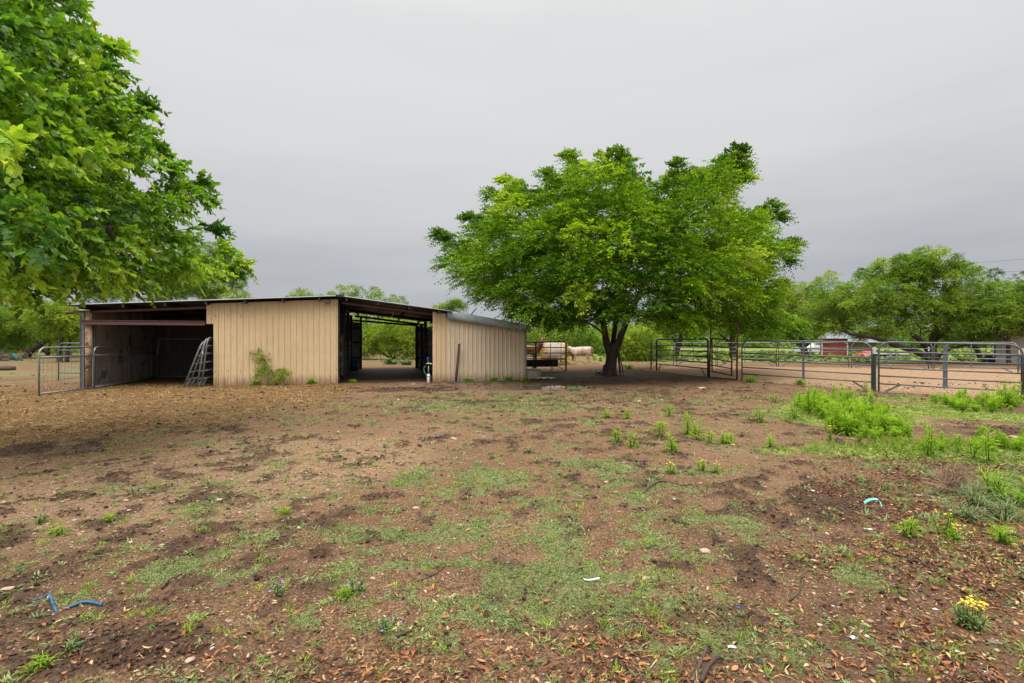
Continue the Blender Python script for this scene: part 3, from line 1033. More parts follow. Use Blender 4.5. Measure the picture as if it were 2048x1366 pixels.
def t_post(px, py, ptop, label, w=.055):
    p = gpt(px, py)
    ztop = EYE - (ptop - CY) / FPX * p[1] - p[2]
    root = thing('fence_post', label, 'fence post', p, .4)
    b = MB(); b.box(-w / 2, w / 2, -.012, .012, -.2, ztop - .22); b.box(-.012, .012, .0125, w * .8, -.2, ztop - .22)
    b.build('shaft', M['gate_dark'], root)
    b = MB(); b.box(-w / 2 - .001, w / 2 + .001, -.013, .013, ztop - .219, ztop); b.box(-.013, .013, .0135, w * .8 + .001, ztop - .219, ztop)
    b.build('white_tip', M['white'], root)
    return root


t_post(1750, 783, 694, 'green steel post with a white tip between the two near grey panels', .085)
t_post(2047.5, 799, 697, 'white tipped steel post at the right edge of the photo', .08)
t_post(1858, 738, 694, 'distant thin green post with a white tip before the forked mesquite trunk', .06)
t_post(2038, 742, 700, 'distant white tipped green post in front of the cream sided shed', .06)

# red walk-through gate with tall posts
q0, q1 = gpt(1418.5, 755.5), gpt(1473.5, 760.5)
g = thing('walk_gate', 'rust red walk-through gate hung between tall red posts under the elm', 'gate', q0)
d = q1 - q0; L = np.linalg.norm(d[:2]); dh = np.array((d[0], d[1], 0)) / L
hl = EYE - (648 - CY) / FPX * q0[1] - q0[2]
lean_l = dh * .12
b = MB(); b.tube([(0, 0, 0), lean_l * .9 + np.array((0, 0, hl))], .035, 8); b.build('post', M['gate_red'], g, True)
b = MB(); b.tube([d, d + dh * .05 + np.array((0, 0, hl))], .035, 8); b.build('post', M['gate_red'], g, True)
b = MB(); b.tube([lean_l * .9 + np.array((0, 0, hl)), dh * L * .5 + np.array((0, 0, hl + .12)), d + dh * .05 + np.array((0, 0, hl))], .03, 8); b.build('arch', M['gate_red'], g, True)
b = MB(); b.beam(dh * .03 + np.array((0, 0, .03)), d + np.array((0, 0, .03)), .05, .04); b.build('threshold', M['gate_red'], g)
lf = b = MB()
G = lambda s, z: dh * (.16 + s) + np.array((0, 0, z - .07 * s)) + np.array((-dh[1], dh[0], 0)) * (-.10 * s)
LW = L - .30
b.tube([G(0, .26), G(0, 1.66)], .03, 8); b.tube([G(LW, .26), G(LW, 1.66)], .03, 8)
b.tube([G(0, 1.64), G(LW, 1.64)], .03, 8); b.tube([G(0, .27), G(LW, .27)], .03, 8)
leaf_o = b.build('gate_leaf', M['gate_red'], g, True)
for z in (1.33, 1.06, .80, .53):
    b = MB(); b.tube([G(.02, z), G(LW - .02, z)], .022, 7); r_ = b.build('rail', M['gate_red'], leaf_o, True)
for z in (.5, 1.45):
    b = MB(); b.tube([G(0, z) - dh * .15, G(0, z)], .02, 6); b.build('hinge', M['gate_red'], leaf_o, True)

# edge-on panels at the pen's left corner
E0, E1 = gpt(1309.5, 740.5), gpt(1341, 733.0)
E1 = np.array((10.05, 32.2, .09)) + np.array((-.9, .2, 0))
panel('livestock_panel', 'grey tube panel seen edge-on behind the green panel', 'corral panel', E0 + np.array((-.12, .3, 0)), E1, 1.6,
      (1.3, 1.06, .82, .56, .3), .024, 'gate_grey', None, False, .2)
p = gpt(1302, 736)
b = MB(); b.tube([(0, 0, -.2), (.06, 0, 1.5)], .03, 7)
o = b.build('corner_post', M['beam_dark'], None, True); o.location = p
tag(o, 'thin dark metal post just outside the edge-on panel of the pen', 'post')

# --- far side of the round pen
far_lines = [(1347, 731.5, 1432, 731.5, 'pale grey far panel seen through the green panel'),
             (1435, 731.5, 1553, 732.5, 'pale grey far panel seen behind the red gate'),
             (1557, 733, 1697, 735, 'pale grey far panel in front of the red shed'),
             (1703, 736, 1864, 740, 'pale grey far panel in front of the sprawling mesquite trunk'),
             (1868, 740.5, 2036, 747, 'pale grey far panel in front of the cream sided shed')]
for x0, y0, x1, y1, lb in far_lines:
    panel('livestock_panel', lb, 'corral panel', gpt(x0, y0), gpt(x1, y1), 1.44 if x0 < 1700 else 1.46,
          (1.13, .9, .66, .44, .24), .021, 'galv', [(.47, .05, .2, 1.42)], True, .26)

# --- gates at the open stall
P_post = bw(bu(190, -.1), -.1)
gate_a = gpt(78, 792)
gA1 = np.array((*bw(bu(189, -.25), -.3)[:2], 0.0))
gA0 = gate_a
b_h = 1.42
panel('mesh_gate', 'galvanised wire-filled gate standing open from the stall post towards the camera', 'gate', gA0, gA1, b_h,
      (1.13,), .022, 'galv_gate', [(.985, .04, .05, 1.1)], False, .22, bot=.06, wire=(.08, 1.12, .15), frame_r=.025)
gB0 = np.array((*bw(.26, -.2)[:2], 0.0)); gB1 = np.array((*bw(.30, 4.7)[:2], 0.0))
panel('mesh_gate', 'galvanised wire-filled gate folded back along the plywood stall wall', 'gate', gB0, gB1, 1.42,
      (1.13,), .022, 'galv_gate', [(.5, .05, .05, 1.4), (.44, .04, .05, 1.4), (.9, .04, .05, 1.4)], False, .22, bot=.06, wire=(.08, 1.12, .15), frame_r=.025)
gC0 = gpt(117, 768); gC1 = np.array((*bw(-.35, 1.6)[:2], 0.0))
panel('mesh_gate', 'grey wire-filled gate outside the barn, behind the open gate', 'gate', gC0, gC1, 1.42,
      (1.15,), .022, 'galv', None, False, .22, lift=.12, bot=.3, wire=(.32, 1.14, .15), frame_r=.02)
gD0 = np.array((*bw(bu(315, 4.6), 4.6)[:2], 0.0)); gD1 = np.array((*bw(bu(404, 4.7), 4.7)[:2], 0.0))
panel('stall_gate', 'thin framed grey gate hung on the dark back partition of the stall', 'gate', gD0, gD1, 1.72,
      (1.68,), .014, 'galv_gate', None, False, .14, bot=.08, frame_r=.022, wire=(.1, 1.66, .16))
b = MB()
q = bw(bu(309, 4.5), 4.5); top = bw(bu(324, 4.6), 4.6)
b.tube([(0, 0, .05), (top[0] - q[0], top[1] - q[1], 2.25)], .028, 8)
o = b.build('gate_post', M['galv'], None, True); o.location = q
tag(o, 'slanted grey pipe post at the hinge side of the framed stall gate', 'post')
# cord with a loop hanging in the stall
q = bw(bu(336, 2.0), 2.0, 0)
b = MB(); b.tube([(0, 0, 2.5), (.01, 0, 1.9), (0, .01, 1.36)], .008, 5)
b.lathe([(0, .03), (.02, .02), (.025, 0), (.015, -.03), (0, -.035)], 8, (0, .01, 1.33))
o = b.build('hanging_cord', M['plank'], None, True); o.location = q
tag(o, 'pale cord with a knotted end hanging in the dark stall', 'cord')

# four loose panels leaning against the tan wall's left edge
for i, (pxb, vb) in enumerate(((368, -.35), (378, -.22), (394, -.5), (403, -.4))):
    u0 = bu(pxb, vb)
    tp = 410 + i * 6
    tops = ((413, 684), (418, 680), (421, 679), (424, 677))
    names = ('outermost grey tube panel of the leaning stack, farthest from the tan wall',
             'second grey tube panel from the outside in the leaning stack at the stall mouth',
             'third grey tube panel from the outside in the leaning stack, tagged with a white label',
             'innermost grey tube panel of the leaning stack, nearest the edge of the tan wall')
    ub = bu(pxb, vb); ut = bu(tops[i][0], .1); zt_ = bz(tops[i][0], tops[i][1], .1)
    f0 = bw(ub, vb); 
    root = thing('corral_panel', names[i], 'corral panel', f0, BA)
    dx = ut - ub; hh = math.hypot(dx, zt_)
    depth = 3.3
    T = lambda s, z: np.array((dx * z / hh, s, zt_ * z / hh + .02))
    b = MB(); b.tube([T(s, z) for s, z in arc_frame(hh, depth, .25)], .03, 8)
    b.build('frame', M['loose_grey'], root, True)
    for z in (hh * .16, hh * .32, hh * .5, hh * .68, hh * .84):
        b = MB(); b.tube([T(.03, z), T(depth - .03, z)], .022, 7); b.build('rail', M['loose_grey'], root, True)
    b = MB(); b.beam(T(.06, .02), T(.5, hh * .16), .05, .02); b.build('foot_brace', M['galv'], root)
    if i == 2:
        b = MB(); b.box(-.02, .02, -.036, -.031, -.04, .04)
        o = b.build('paper_label', M['white'], root); o.location = T(0, hh * .72)
# ------------------------------------------------------------------ foliage and trees
def leaf_quads(O, D, Nn, ln, wd, fold=.12, wide=.42):
    """one folded four-corner leaf per row"""
    D = nrm(D); S = nrm(np.cross(D, Nn)); U = np.cross(S, D)
    ln = np.asarray(ln)[:, None]; wd = np.asarray(wd)[:, None]
    a = O; c = O + D * ln - U * ln * fold * .6
    m_ = O + D * ln * wide
    b_ = m_ + S * wd * .5 + U * ln * fold; d_ = m_ - S * wd * .5 + U * ln * fold
    n = len(O)
    V = np.stack([a, b_, c, d_], 1).reshape(-1, 3)
    F = np.arange(4 * n).reshape(n, 4)
    return V, F


def leaf_hearts(O, D, Nn, ln, wd, fold=.10):
    """broad heart-shaped leaf: two bent halves of two quads each -> 4 quads"""
    D = nrm(D); S = nrm(np.cross(D, Nn)); U = np.cross(S, D)
    ln = np.asarray(ln)[:, None]; wd = np.asarray(wd)[:, None]
    P = lambda t, s, u: O + D * ln * t + S * wd * s + U * ln * u
    pts = [P(0, 0, 0), P(.45, 0, -.02), P(1.0, 0, -.22),
           P(-.06, .36, fold), P(.34, .5, fold), P(.68, .33, fold * .2 - .05),
           P(-.06, -.36, fold), P(.34, -.5, fold), P(.68, -.33, fold * .2 - .05)]
    V = np.stack(pts, 1).reshape(-1, 3); n = len(O)
    base = (np.arange(n) * 9)[:, None]
    q = np.array([[0, 3, 4, 1], [1, 4, 5, 2], [0, 1, 7, 6], [1, 2, 8, 7]])
    F = (base[:, :, None] + q[None]).reshape(-1, 4)
    return V, F


def rand_dir(n):
    return nrm(rng.normal(size=(n, 3)))


def pick_spread(C, n, over=None):
    """choose n points of C that are spread evenly"""
    idx = [int(rng.integers(len(C)))]
    d = np.linalg.norm(C - C[idx[0]], axis=1)
    for _ in range(n - 1):
        k = int(np.argmax(d)); idx.append(k)
        d = np.minimum(d, np.linalg.norm(C - C[k], axis=1))
    return C[idx]


def skeleton(trunks, targets, step=.55, exp=2.2, r_tip=.010, sag=.0, wander=.12, prefer=.55):
    """trunks: list of (points, radii); grows one limb to every target from the nearest suitable node"""
    pos, par, fixed, plen = [], [], [], []
    for pts, rad in trunks:
        for i, (p, r_) in enumerate(zip(pts, rad)):
            if i == 0 and pos:
                d = [np.linalg.norm(np.array(p) - q) for q in pos]
                par.append(int(np.argmin(d)))
            else:
                par.append(len(pos) - 1)
            pos.append(np.array(p, float)); fixed.append(r_)
            plen.append(0.0 if i == 0 and len(pos) == 1 else plen[par[-1]] + np.linalg.norm(pos[-1] - pos[par[-1]]))
    n_fixed = len(pos)
    lo = max(1, n_fixed // 3)
    order = np.argsort(np.linalg.norm(targets - pos[n_fixed - 1], axis=1))
    for t in order:
        c = targets[t]
        A = np.array(pos); L = np.array(plen)
        d = np.linalg.norm(A - c, axis=1)
        cost = d + prefer * L * .5 + np.where(A[:, 2] > c[2] + .8, 1.5, 0)
        cost[:lo] += 5
        k = int(np.argmin(cost))
        p = A[k]; n = max(1, int(d[k] / step))
        pd = nrm(p - pos[par[k]]) if par[k] >= 0 else np.array((0, 0, 1.0))
        cur = k
        for i in range(1, n + 1):
            s = i / n
            q = p + (c - p) * s + pd * d[k] * .28 * s * (1 - s) ** 2 * 2 + rng.normal(size=3) * wander * step * (1 if i < n else 0)
            q[2] += sag * d[k] * s * (1 - s)
            par.append(cur); cur = len(pos); pos.append(q); fixed.append(0.0)
            plen.append(plen[par[-1]] + np.linalg.norm(q - pos[par[-1]]))
    n = len(pos); rad = np.zeros(n); kids = [[] for _ in range(n)]
    for i in range(n):
        if par[i] >= 0: kids[par[i]].append(i)
    for i in range(n - 1, -1, -1):
        a = sum(rad[k] ** exp for k in kids[i]) ** (1 / exp) if kids[i] else r_tip
        rad[i] = max(a, r_tip)
        if fixed[i]: rad[i] = fixed[i]
    cap_r = [f for f in fixed if f]
    for i in range(n):
        if not fixed[i] and par[i] >= 0:
            rad[i] = min(rad[i], rad[par[i]] * .82 if fixed[par[i]] else rad[par[i]])
    mb = MB(); done = set()
    for i in range(n):
        for j, k in enumerate(sorted(kids[i], key=lambda q: -rad[q])):
            if k in done: continue
            if j == 0 and i != 0 and par[i] >= 0 and i in done:
                continue
            chain = [i, k]; done.add(k)
            while kids[chain[-1]]:
                nx = max(kids[chain[-1]], key=lambda q: rad[q])
                done.add(nx); chain.append(nx)
            rr = [rad[c] for c in chain]; rr[0] = min(rr[0], rr[1] * 1.25) if i != 0 else rr[0]
            mb.tube([pos[c] for c in chain], rr, 10 if max(rr) > .12 else (6 if max(rr) > .03 else 4), cap=False)
    return mb, np.array(pos), rad


def sprays(C, crad, per, centre, leaves, L, lw, ll, up=.25, droop=.35, out=.8, flat=.5, heart=False, jit=.5, tone_c=None, tone_j=.14, bias=None, hang=0.0, zs=.72):
    """leafy twigs in every clump; returns V, F, tone"""
    n = len(C) * per
    ci = np.repeat(np.arange(len(C)), per)
    O = C[ci] + rand_dir(n) * (crad[ci] * rng.random(n) ** .45)[:, None] * np.array((1, 1, zs))
    D = nrm(O - centre) * out + rand_dir(n) * jit + nrm(O - C[ci]) * .55
    D[:, 2] += up
    if bias is not None: D = D + bias
    D = nrm(D)
    ln = L * rng.uniform(.6, 1.25, n)
    S = nrm(np.cross(D, np.array((0, 0, 1.0)) + rand_dir(n) * flat))
    tone_c = rng.random(len(C)) if tone_c is None else tone_c
    ts = tone_c[ci] + rng.normal(size=n) * .10
    Vs, Fs, Ts = [], [], []; off = 0
    for j in range(leaves):
        t = (j + .6) / leaves
        pos = O + D * (ln * t)[:, None]
        pos[:, 2] -= droop * ln * t * t
        sg = 1 if j % 2 else -1
        ld = D * .55 + S * (sg * .85) + rand_dir(n) * .35
        ld[:, 2] -= .25 + .3 * droop + hang
        if j == leaves - 1: ld = D + rand_dir(n) * .25
        nn = nrm(np.cross(D, S)); nn = nn * np.sign(nn[:, 2:3] + 1e-6) + rand_dir(n) * (.55 + .5 * hang)
        l_ = ll * rng.uniform(.7, 1.25, n); w_ = lw * rng.uniform(.75, 1.2, n)
        fn = leaf_hearts if heart else leaf_quads
        V, F = fn(pos, ld, nn, l_, w_)
        tj = np.clip(ts + rng.normal(size=n) * tone_j + .18 * (t - .5), 0, 1)
        Vs.append(V); Fs.append(F + off); off += len(V)
        Ts.append(np.repeat(tj, 4 if heart else 1))
    return np.concatenate(Vs), np.concatenate(Fs), np.concatenate(Ts)


def fill_outline(poly, Yc, thick, n, dmax=None, squash=1.0, cand=9, shell=.5, flat_below=None, inset=0):
    """points that fill a rounded volume whose outline, seen from the yard, is poly"""
    P = np.array(poly, float)
    lo, hi = P.min(0), P.max(0)
    px = []; py = []
    while len(px) < n * cand:
        a = rng.uniform(lo[0], hi[0], n * cand); b = rng.uniform(lo[1], hi[1], n * cand)
        k = in_poly(a, b, poly)
        px.extend(a[k]); py.extend(b[k])
    px = np.array(px[:n * cand]); py = np.array(py[:n * cand])
    far_poly = [(a, b + 170) if flat_below and b > flat_below else (a, b) for a, b in poly]
    d = poly_dist(px, py, far_poly)
    dmax = dmax or d.max()
    e = np.clip(d / dmax, 0, 1)
    if inset:
        ok = d > inset; px, py, e = px[ok], py[ok], e[ok]
    T = thick * np.maximum(.12, np.sqrt(np.maximum(0, 1 - (1 - e) ** 2)))
    s = rng.uniform(-1, 1, len(px)); s = np.sign(s) * np.abs(s) ** shell
    Y = (Yc(px, py) if callable(Yc) else Yc) + s * T
    return np.stack([(px - CX) / FPX * Y, Y, EYE - (py - CY) / FPX * Y], 1)


# ---------------- the elm in the middle
L_ELM = leaf_mat('elm leaves', [(0.0, (.036, .088, .009)), (.35, (.082, .175, .011)), (.65, (.170, .300, .017)), (.88, (.30, .44, .026)), (1.0, (.45, .54, .05))], .65, .35, .08)
elm_poly = [(877, 468), (905, 460), (921, 464), (935, 436), (958, 427), (975, 402), (992, 384), (1012, 360), (1040, 366), (1075, 372), (1097, 345), (1130, 352),
            (1138, 308), (1160, 318), (1180, 318), (1209, 312), (1235, 306), (1262, 316), (1285, 345), (1300, 352), (1322, 360), (1336, 338), (1354, 324), (1380, 340),
            (1394, 342), (1418, 330), (1439, 308), (1455, 306), (1472, 289), (1484, 304), (1503, 340), (1496, 368), (1470, 384), (1490, 406), (1539, 408), (1557, 430),
            (1556, 458), (1590, 482), (1574, 512), (1562, 556), (1566, 596), (1594, 634), (1590, 652), (1558, 664), (1524, 658), (1490, 662), (1448, 645), (1409, 649),
            (1350, 652), (1305, 646), (1262, 652), (1216, 648), (1160, 652), (1120, 658), (1068, 656), (1020, 640), (984, 636), (944, 620), (908, 606), (888, 560), (890, 520)]
YE = 22.3
eb = gpt(1218, 752); ebz = eb[2]
YE = float(eb[1])
tr = lambda px, py, dy=0: at(px, py, YE + dy)
elm_poly = [(1222 + (a - 1222) * .972, 640 + (b - 640) * .98) for a, b in elm_poly]
elm_poly = [(a, b - (34 if a < 1064 else 12) if b > 560 else b) for a, b in elm_poly]
elm = thing('elm_tree', 'big spreading elm with bright green crown and dark forked trunk in mid yard', 'tree', (0, 0, 0))
cl = fill_outline(elm_poly, YE, 5.6, 500, dmax=150, shell=.42, flat_below=600, inset=20)
cl = pick_spread(cl, 610)
cl = cl[np.argsort(-(fbm(cl[:, 0] * .5 + cl[:, 1] * .35, cl[:, 2] * .7, 2, 88) + .7 * rng.random(len(cl))))[:520]]
tips = [(1138, 308), (1150, 322), (1097, 346), (1112, 356), (1012, 356), (1030, 368), (985, 384), (1005, 392), (940, 430), (960, 436), (882, 464), (900, 470), (1231, 304), (1209, 314), (1250, 318), (1354, 326), (1350, 345),
        (1470, 298), (1476, 312), (1486, 330), (1466, 330), (1450, 318), (1440, 340), (1470, 355), (1490, 352), (1456, 372), (1430, 350), (1539, 410), (1520, 420), (1558, 430), (1588, 482), (1572, 490), (1576, 515), (1560, 560), (1592, 636), (1570, 630), (1584, 648), (890, 520), (1380, 345), (1400, 350)]
cl = np.concatenate([cl, [at(a, b + 6, YE + rng.normal() * 1.0) for a, b in tips]])
trunk = [tr(1218, 760), tr(1219, 750), tr(1221, 738), tr(1223, 716), tr(1225, 700), tr(1227, 684)]
fork1 = [tr(1221, 712), tr(1213, 684, .05), tr(1210, 668, .1), tr(1207, 648, -.1), tr(1196, 610, -.4), tr(1170, 560, -.6)]
fork2 = [tr(1227, 712), tr(1238, 684, .1), tr(1244, 665, .2), tr(1253, 645, .4), tr(1278, 590, .6), tr(1300, 530, .9)]
fork3 = [tr(1226, 686), tr(1232, 640, -.6), tr(1236, 580, -1.0), tr(1240, 500, -.8)]
mbt, pos, rad = skeleton([(trunk, [.36, .31, .27, .25, .235, .14]), (fork1, [.18, .165, .15, .14, .12, .09]), (fork2, [.18, .165, .15, .135, .115, .09]), (fork3, [.11, .11, .10, .07])], cl, .5, 2.25, .011, .05)
# root flare
for a, l in ((.4, .5), (2.2, .55), (3.4, .5), (5.3, .5)):
    c = trunk[1]
    mbt.tube([c + np.array((0, 0, .45)) + np.array((math.cos(a), math.sin(a), 0)) * .22, np.array((c[0], c[1], ebz + .10)) + np.array((math.cos(a), math.sin(a), 0)) * .31, np.array((c[0], c[1], ebz - .06)) + np.array((math.cos(a), math.sin(a), 0)) * (l - .06)], [.07, .075, .045], 8)
mbt.build('trunk', M['bark'], elm, True)
cr = rng.uniform(.42, .80, len(cl)); cr[-len(tips):] = rng.uniform(.22, .42, len(tips))
# tone varies from bough to bough, yellower at the right and towards the top
tc_ = np.clip(.46 + .21 * rng.normal(size=len(cl)) + .28 * blob(cl[:, 0], cl[:, 2], 8.6, 4.2, 2.6, 1.8) + .10 * (cl[:, 2] - 5) / 4, .05, .95)
V, F, T = sprays(cl, cr, 50, np.array((eb[0], eb[1], 2.2)), 10, .48, .070, .122, up=.16, droop=.6, zs=.58, tone_c=tc_, bias=np.array((-.16, 0, .03)))
np_mesh('crown', V, F, L_ELM, T, elm)

# ---------------- the near tree at the left edge
L_MUL = leaf_mat('broad leaves', [(0.0, (.040, .115, .016)), (.35, (.11, .235, .020)), (.65, (.215, .385, .026)), (.85, (.34, .50, .036)), (1.0, (.48, .59, .06))], .38, .44, .28)
mul_poly = [(-260, -200), (140, -200), (176, -60), (168, 10), (210, 60), (232, 112), (262, 92), (276, 112), (288, 168), (300, 190), (326, 200), (316, 252), (332, 300), (352, 316), (354, 332), (310, 342), (262, 348), (258, 374), (300, 378), (335, 372), (345, 350), (375, 344), (392, 358),
            (408, 394), (398, 422), (372, 440), (424, 446), (418, 470), (452, 492), (480, 520), (468, 540), (440, 540), (400, 545), (372, 548), (330, 552), (300, 560), (270, 554), (240, 538), (180, 534), (110, 556), (60, 566), (0, 566), (-120, 560), (-260, 540)]
mulY = lambda px, py: 6.3 + np.clip(px, 0, 480) / 480 * 4.4 + np.clip(300 - py, 0, 500) / 500 * 1.2
mul_poly = [(a - 26 * min(1, max(0, (a - 250) / 120)), b + (26 if b > 500 else 0)) for a, b in mul_poly]
trim = lambda a, b: a - 42 * min(1, max(0, (320 - b) / 160)) * (a > 100)
mul_poly = [(trim(a, b), b) for a, b in mul_poly]
mul = thing('mulberry_tree', 'near broad-leaved tree with large glossy heart-shaped leaves filling the upper left corner', 'tree', (0, 0, 0))
cl = fill_outline(mul_poly, mulY, 1.6, 310, dmax=150, shell=.6, cand=8, inset=26)
cl = pick_spread(cl, 310)
mtips = [(276, 94), (262, 102), (318, 200), (308, 214), (346, 328), (330, 336), (396, 360), (402, 392), (380, 380), (420, 452), (440, 494), (474, 524), (455, 538), (150, -10), (186, 16), (212, 68), (232, 112), (296, 262), (316, 300)]
cl = np.concatenate([cl, [at(trim(a, b) + 4, b + 4, mulY(a, b) + rng.normal() * .4) for a, b in mtips]])
mt = [(-9.4, 8.2, -.1), (-9.4, 8.2, .8), (-9.3, 8.15, 1.9), (-9.0, 8.1, 2.8), (-8.5, 8.0, 3.8), (-8.2, 8, 5.2)]
ml = [(-9.0, 8.1, 2.6), (-8.0, 8.2, 3.0), (-7.0, 8.6, 3.25), (-6.2, 9.2, 3.4)]
ml2 = [(-9.0, 8.1, 2.7), (-7.8, 7.4, 3.1), (-6.6, 6.9, 3.2), (-5.4, 6.9, 3.1)]
mbt, pos, rad = skeleton([(mt, [.36, .27, .24, .21, .16, .11]), (ml, [.13, .11, .085, .06]), (ml2, [.12, .10, .08, .06])], cl, .4, 2.2, .007, .05)
mbt.build('trunk', M['bark_grey'], mul, True)
cr = rng.uniform(.20, .40, len(cl)); cr[-len(mtips):] = .12
tc_ = np.clip(.47 + .26 * rng.normal(size=len(cl)), .05, .9)
V, F, T = sprays(cl, cr, 23, np.array((-9.2, 8.4, 2.8)), 8, .28, .062, .086, up=.2, droop=.55, hang=.3, jit=.75, heart=True, tone_c=tc_, tone_j=.17)
np_mesh('crown', V, F, L_MUL, T, mul)
# bare pale shoots between the leaves
inner = cl[(cl[:, 0] / cl[:, 1] < -.62) & (cl[:, 2] < 6)]
mb = MB()
for i in range(90):
    c = inner[rng.integers(len(inner))] + np.array((0, -.35, 0)) + rng.normal(size=3) * .12
    d = nrm(np.array((.5, -.1, .2)) + rng.normal(size=3) * .5); l = rng.uniform(.2, .5); e_ = nrm(np.cross(d, rand_dir(1)[0])) * l * rng.uniform(.1, .35)
    mb.tube([c + d * l * t + e_ * (4 * t * (1 - t)) for t in (0, .25, .5, .75, 1.0)], [.0075, .007, .006, .0045, .003], 4, cap=False)
tag(mb.build('bare_shoots', M['twig'], mul, True), kind='stuff')

# ---------------- mesquites
MQ = [('mesquite leaves', [(0.0, (.055, .12, .018)), (.4, (.125, .225, .03)), (.7, (.22, .33, .042)), (1.0, (.36, .43, .065))]),
      ('yellow mesquite leaves', [(0.0, (.075, .135, .016)), (.4, (.17, .26, .026)), (.7, (.28, .37, .042)), (1.0, (.44, .48, .08))])]
L_MES = [leaf_mat(n_, s_, .65, .42, .12) for n_, s_ in MQ]


def mesquite(label, base, stems, ellipses, n, per, yellow=0, card=(.042, .15), tone=.45, spread=.2, thick=None, group=None, name='mesquite_tree', rt=.012, lift=0.0, cat='tree'):
    """base (px, py) on the ground; ellipses (px, py, rx, ry) outline the crown at that distance"""
    gb = gpt(*base); Y = float(gb[1])
    root = thing(name, label, cat, gb, 0, group)
    pts = []
    tot = sum(e[2] * e[3] for e in ellipses)
    for ex, ey, rx, ry in ellipses:
        k = max(3, int(n * rx * ry / tot))
        q = rand_dir(k * 8) * (rng.random(k * 8) ** .38)[:, None]
        dep = (thick or rx * .8) / FPX * Y
        cand_ = pick_spread(np.stack([(ex + q[:, 0] * rx - CX) / FPX * Y, Y + q[:, 1] * dep, EYE - (ey + q[:, 2] * ry - CY) / FPX * Y], 1), int(k * 1.35))
        pts.append(cand_[np.argsort(-(vnoise(cand_[:, 0] * .8 + cand_[:, 1] * .6, cand_[:, 2] * 1.1, 77) + .5 * rng.random(len(cand_))))[:k]])
    C = np.concatenate(pts) - gb
    C[:, 2] = np.maximum(C[:, 2], .15)
    trunks = []
    for st in stems:
        p_ = [np.array(((px - CX) / FPX * (Y + dy), Y + dy, EYE - (py - CY) / FPX * (Y + dy))) - gb for px, py, dy in st[0]]
        trunks.append((p_, st[1]))
    mbt, pos, rad = skeleton(trunks, C, .6, 2.3, rt, -.05, .2)
    mbt.build('trunk', M['bark_grey'], root, True)
    cr = rng.uniform(.30, .62, len(C)) * (Y / 36) ** .5
    tc_ = np.clip(tone + .05 + spread * rng.normal(size=len(C)), .02, .98)
    V, F, T = sprays(C, cr, int(per * 1.25), np.array((0, 0, .8)), 6, .34, card[0], card[1], up=.12, droop=.7, out=.45, jit=.7, tone_c=tc_)
    np_mesh('crown', V, F, L_MES[yellow], T, root)
    return root


# big one behind the pen with limbs sweeping left
mesquite('wide mesquite with several dark sweeping limbs behind the far panels of the pen', (1868, 727),
         [([(1868, 729, 0), (1864, 705, 0), (1866, 680, .2), (1872, 655, .3), (1866, 625, .4), (1850, 600, .5)], [.40, .27, .22, .19, .16, .12]),
          ([(1862, 718, 0), (1830, 702, -.6), (1790, 690, -1), (1750, 676, -1.2), (1700, 668, -1.4)], [.22, .19, .16, .13, .09]),
          ([(1864, 710, 0), (1840, 680, -.4), (1806, 655, -.8), (1770, 640, -1), (1735, 628, -1)], [.2, .17, .14, .11, .08]),
          ([(1866, 690, 0), (1890, 655, .4), (1915, 620, .8)], [.14, .11, .08]),
          ([(1870, 715, 0), (1900, 698, -.5), (1935, 690, -.8)], [.13, .1, .07])],
         [(1838, 528, 44, 34), (1840, 545, 55, 42), (1795, 545, 36, 28), (1770, 575, 70, 52), (1690, 590, 60, 58), (1892, 574, 60, 50), (1950, 600, 40, 60), (1840, 620, 90, 45), (1740, 640, 90, 36), (1925, 655, 55, 35), (1660, 632, 42, 40)],
         370, 44, 0, tone=.50, thick=70, card=(.052, .15))
mesquite('pale yellow-green mesquite between the elm and the wide mesquite', (1610, 716),
         [([(1612, 718, 0), (1606, 690, 0), (1600, 660, 0), (1596, 630, 0)], [.34, .26, .2, .12]), ([(1608, 700, 0), (1580, 670, .5), (1545, 650, .5)], [.18, .14, .09]), ([(1606, 695, 0), (1640, 668, .3), (1670, 655, .3)], [.18, .13, .09])],
         [(1605, 600, 50, 34), (1560, 620, 45, 40), (1630, 640, 50, 40), (1520, 640, 40, 34), (1580, 655, 60, 26), (1572, 592, 40, 24), (1648, 606, 30, 26)], 170, 46, 1, tone=.5)
mesquite('mesquite at the right edge, partly before the cream sided shed', (2020, 730),
         [([(2018, 732, 0), (2017, 706, 0), (2016, 680, 0), (2022, 650, 0)], [.13, .115, .10, .08]), ([(2016, 684, 0), (1996, 668, 0), (1975, 655, 0)], [.07, .06, .05])],
         [(2030, 600, 52, 46), (2080, 590, 50, 50), (1992, 632, 30, 32), (2050, 645, 60, 22)], 130, 46, 0, tone=.42)
mesquite('leaning mesquite trunk left of the cream sided shed', (1962, 722),
         [([(1964, 724, 0), (1958, 708, 0), (1950, 692, 0), (1938, 676, 0)], [.2, .18, .16, .12]), ([(1950, 700, 0), (1935, 688, 0)], [.08, .06])],
         [(1940, 660, 36, 20), (1968, 640, 30, 28)], 50, 40, 0, tone=.5)
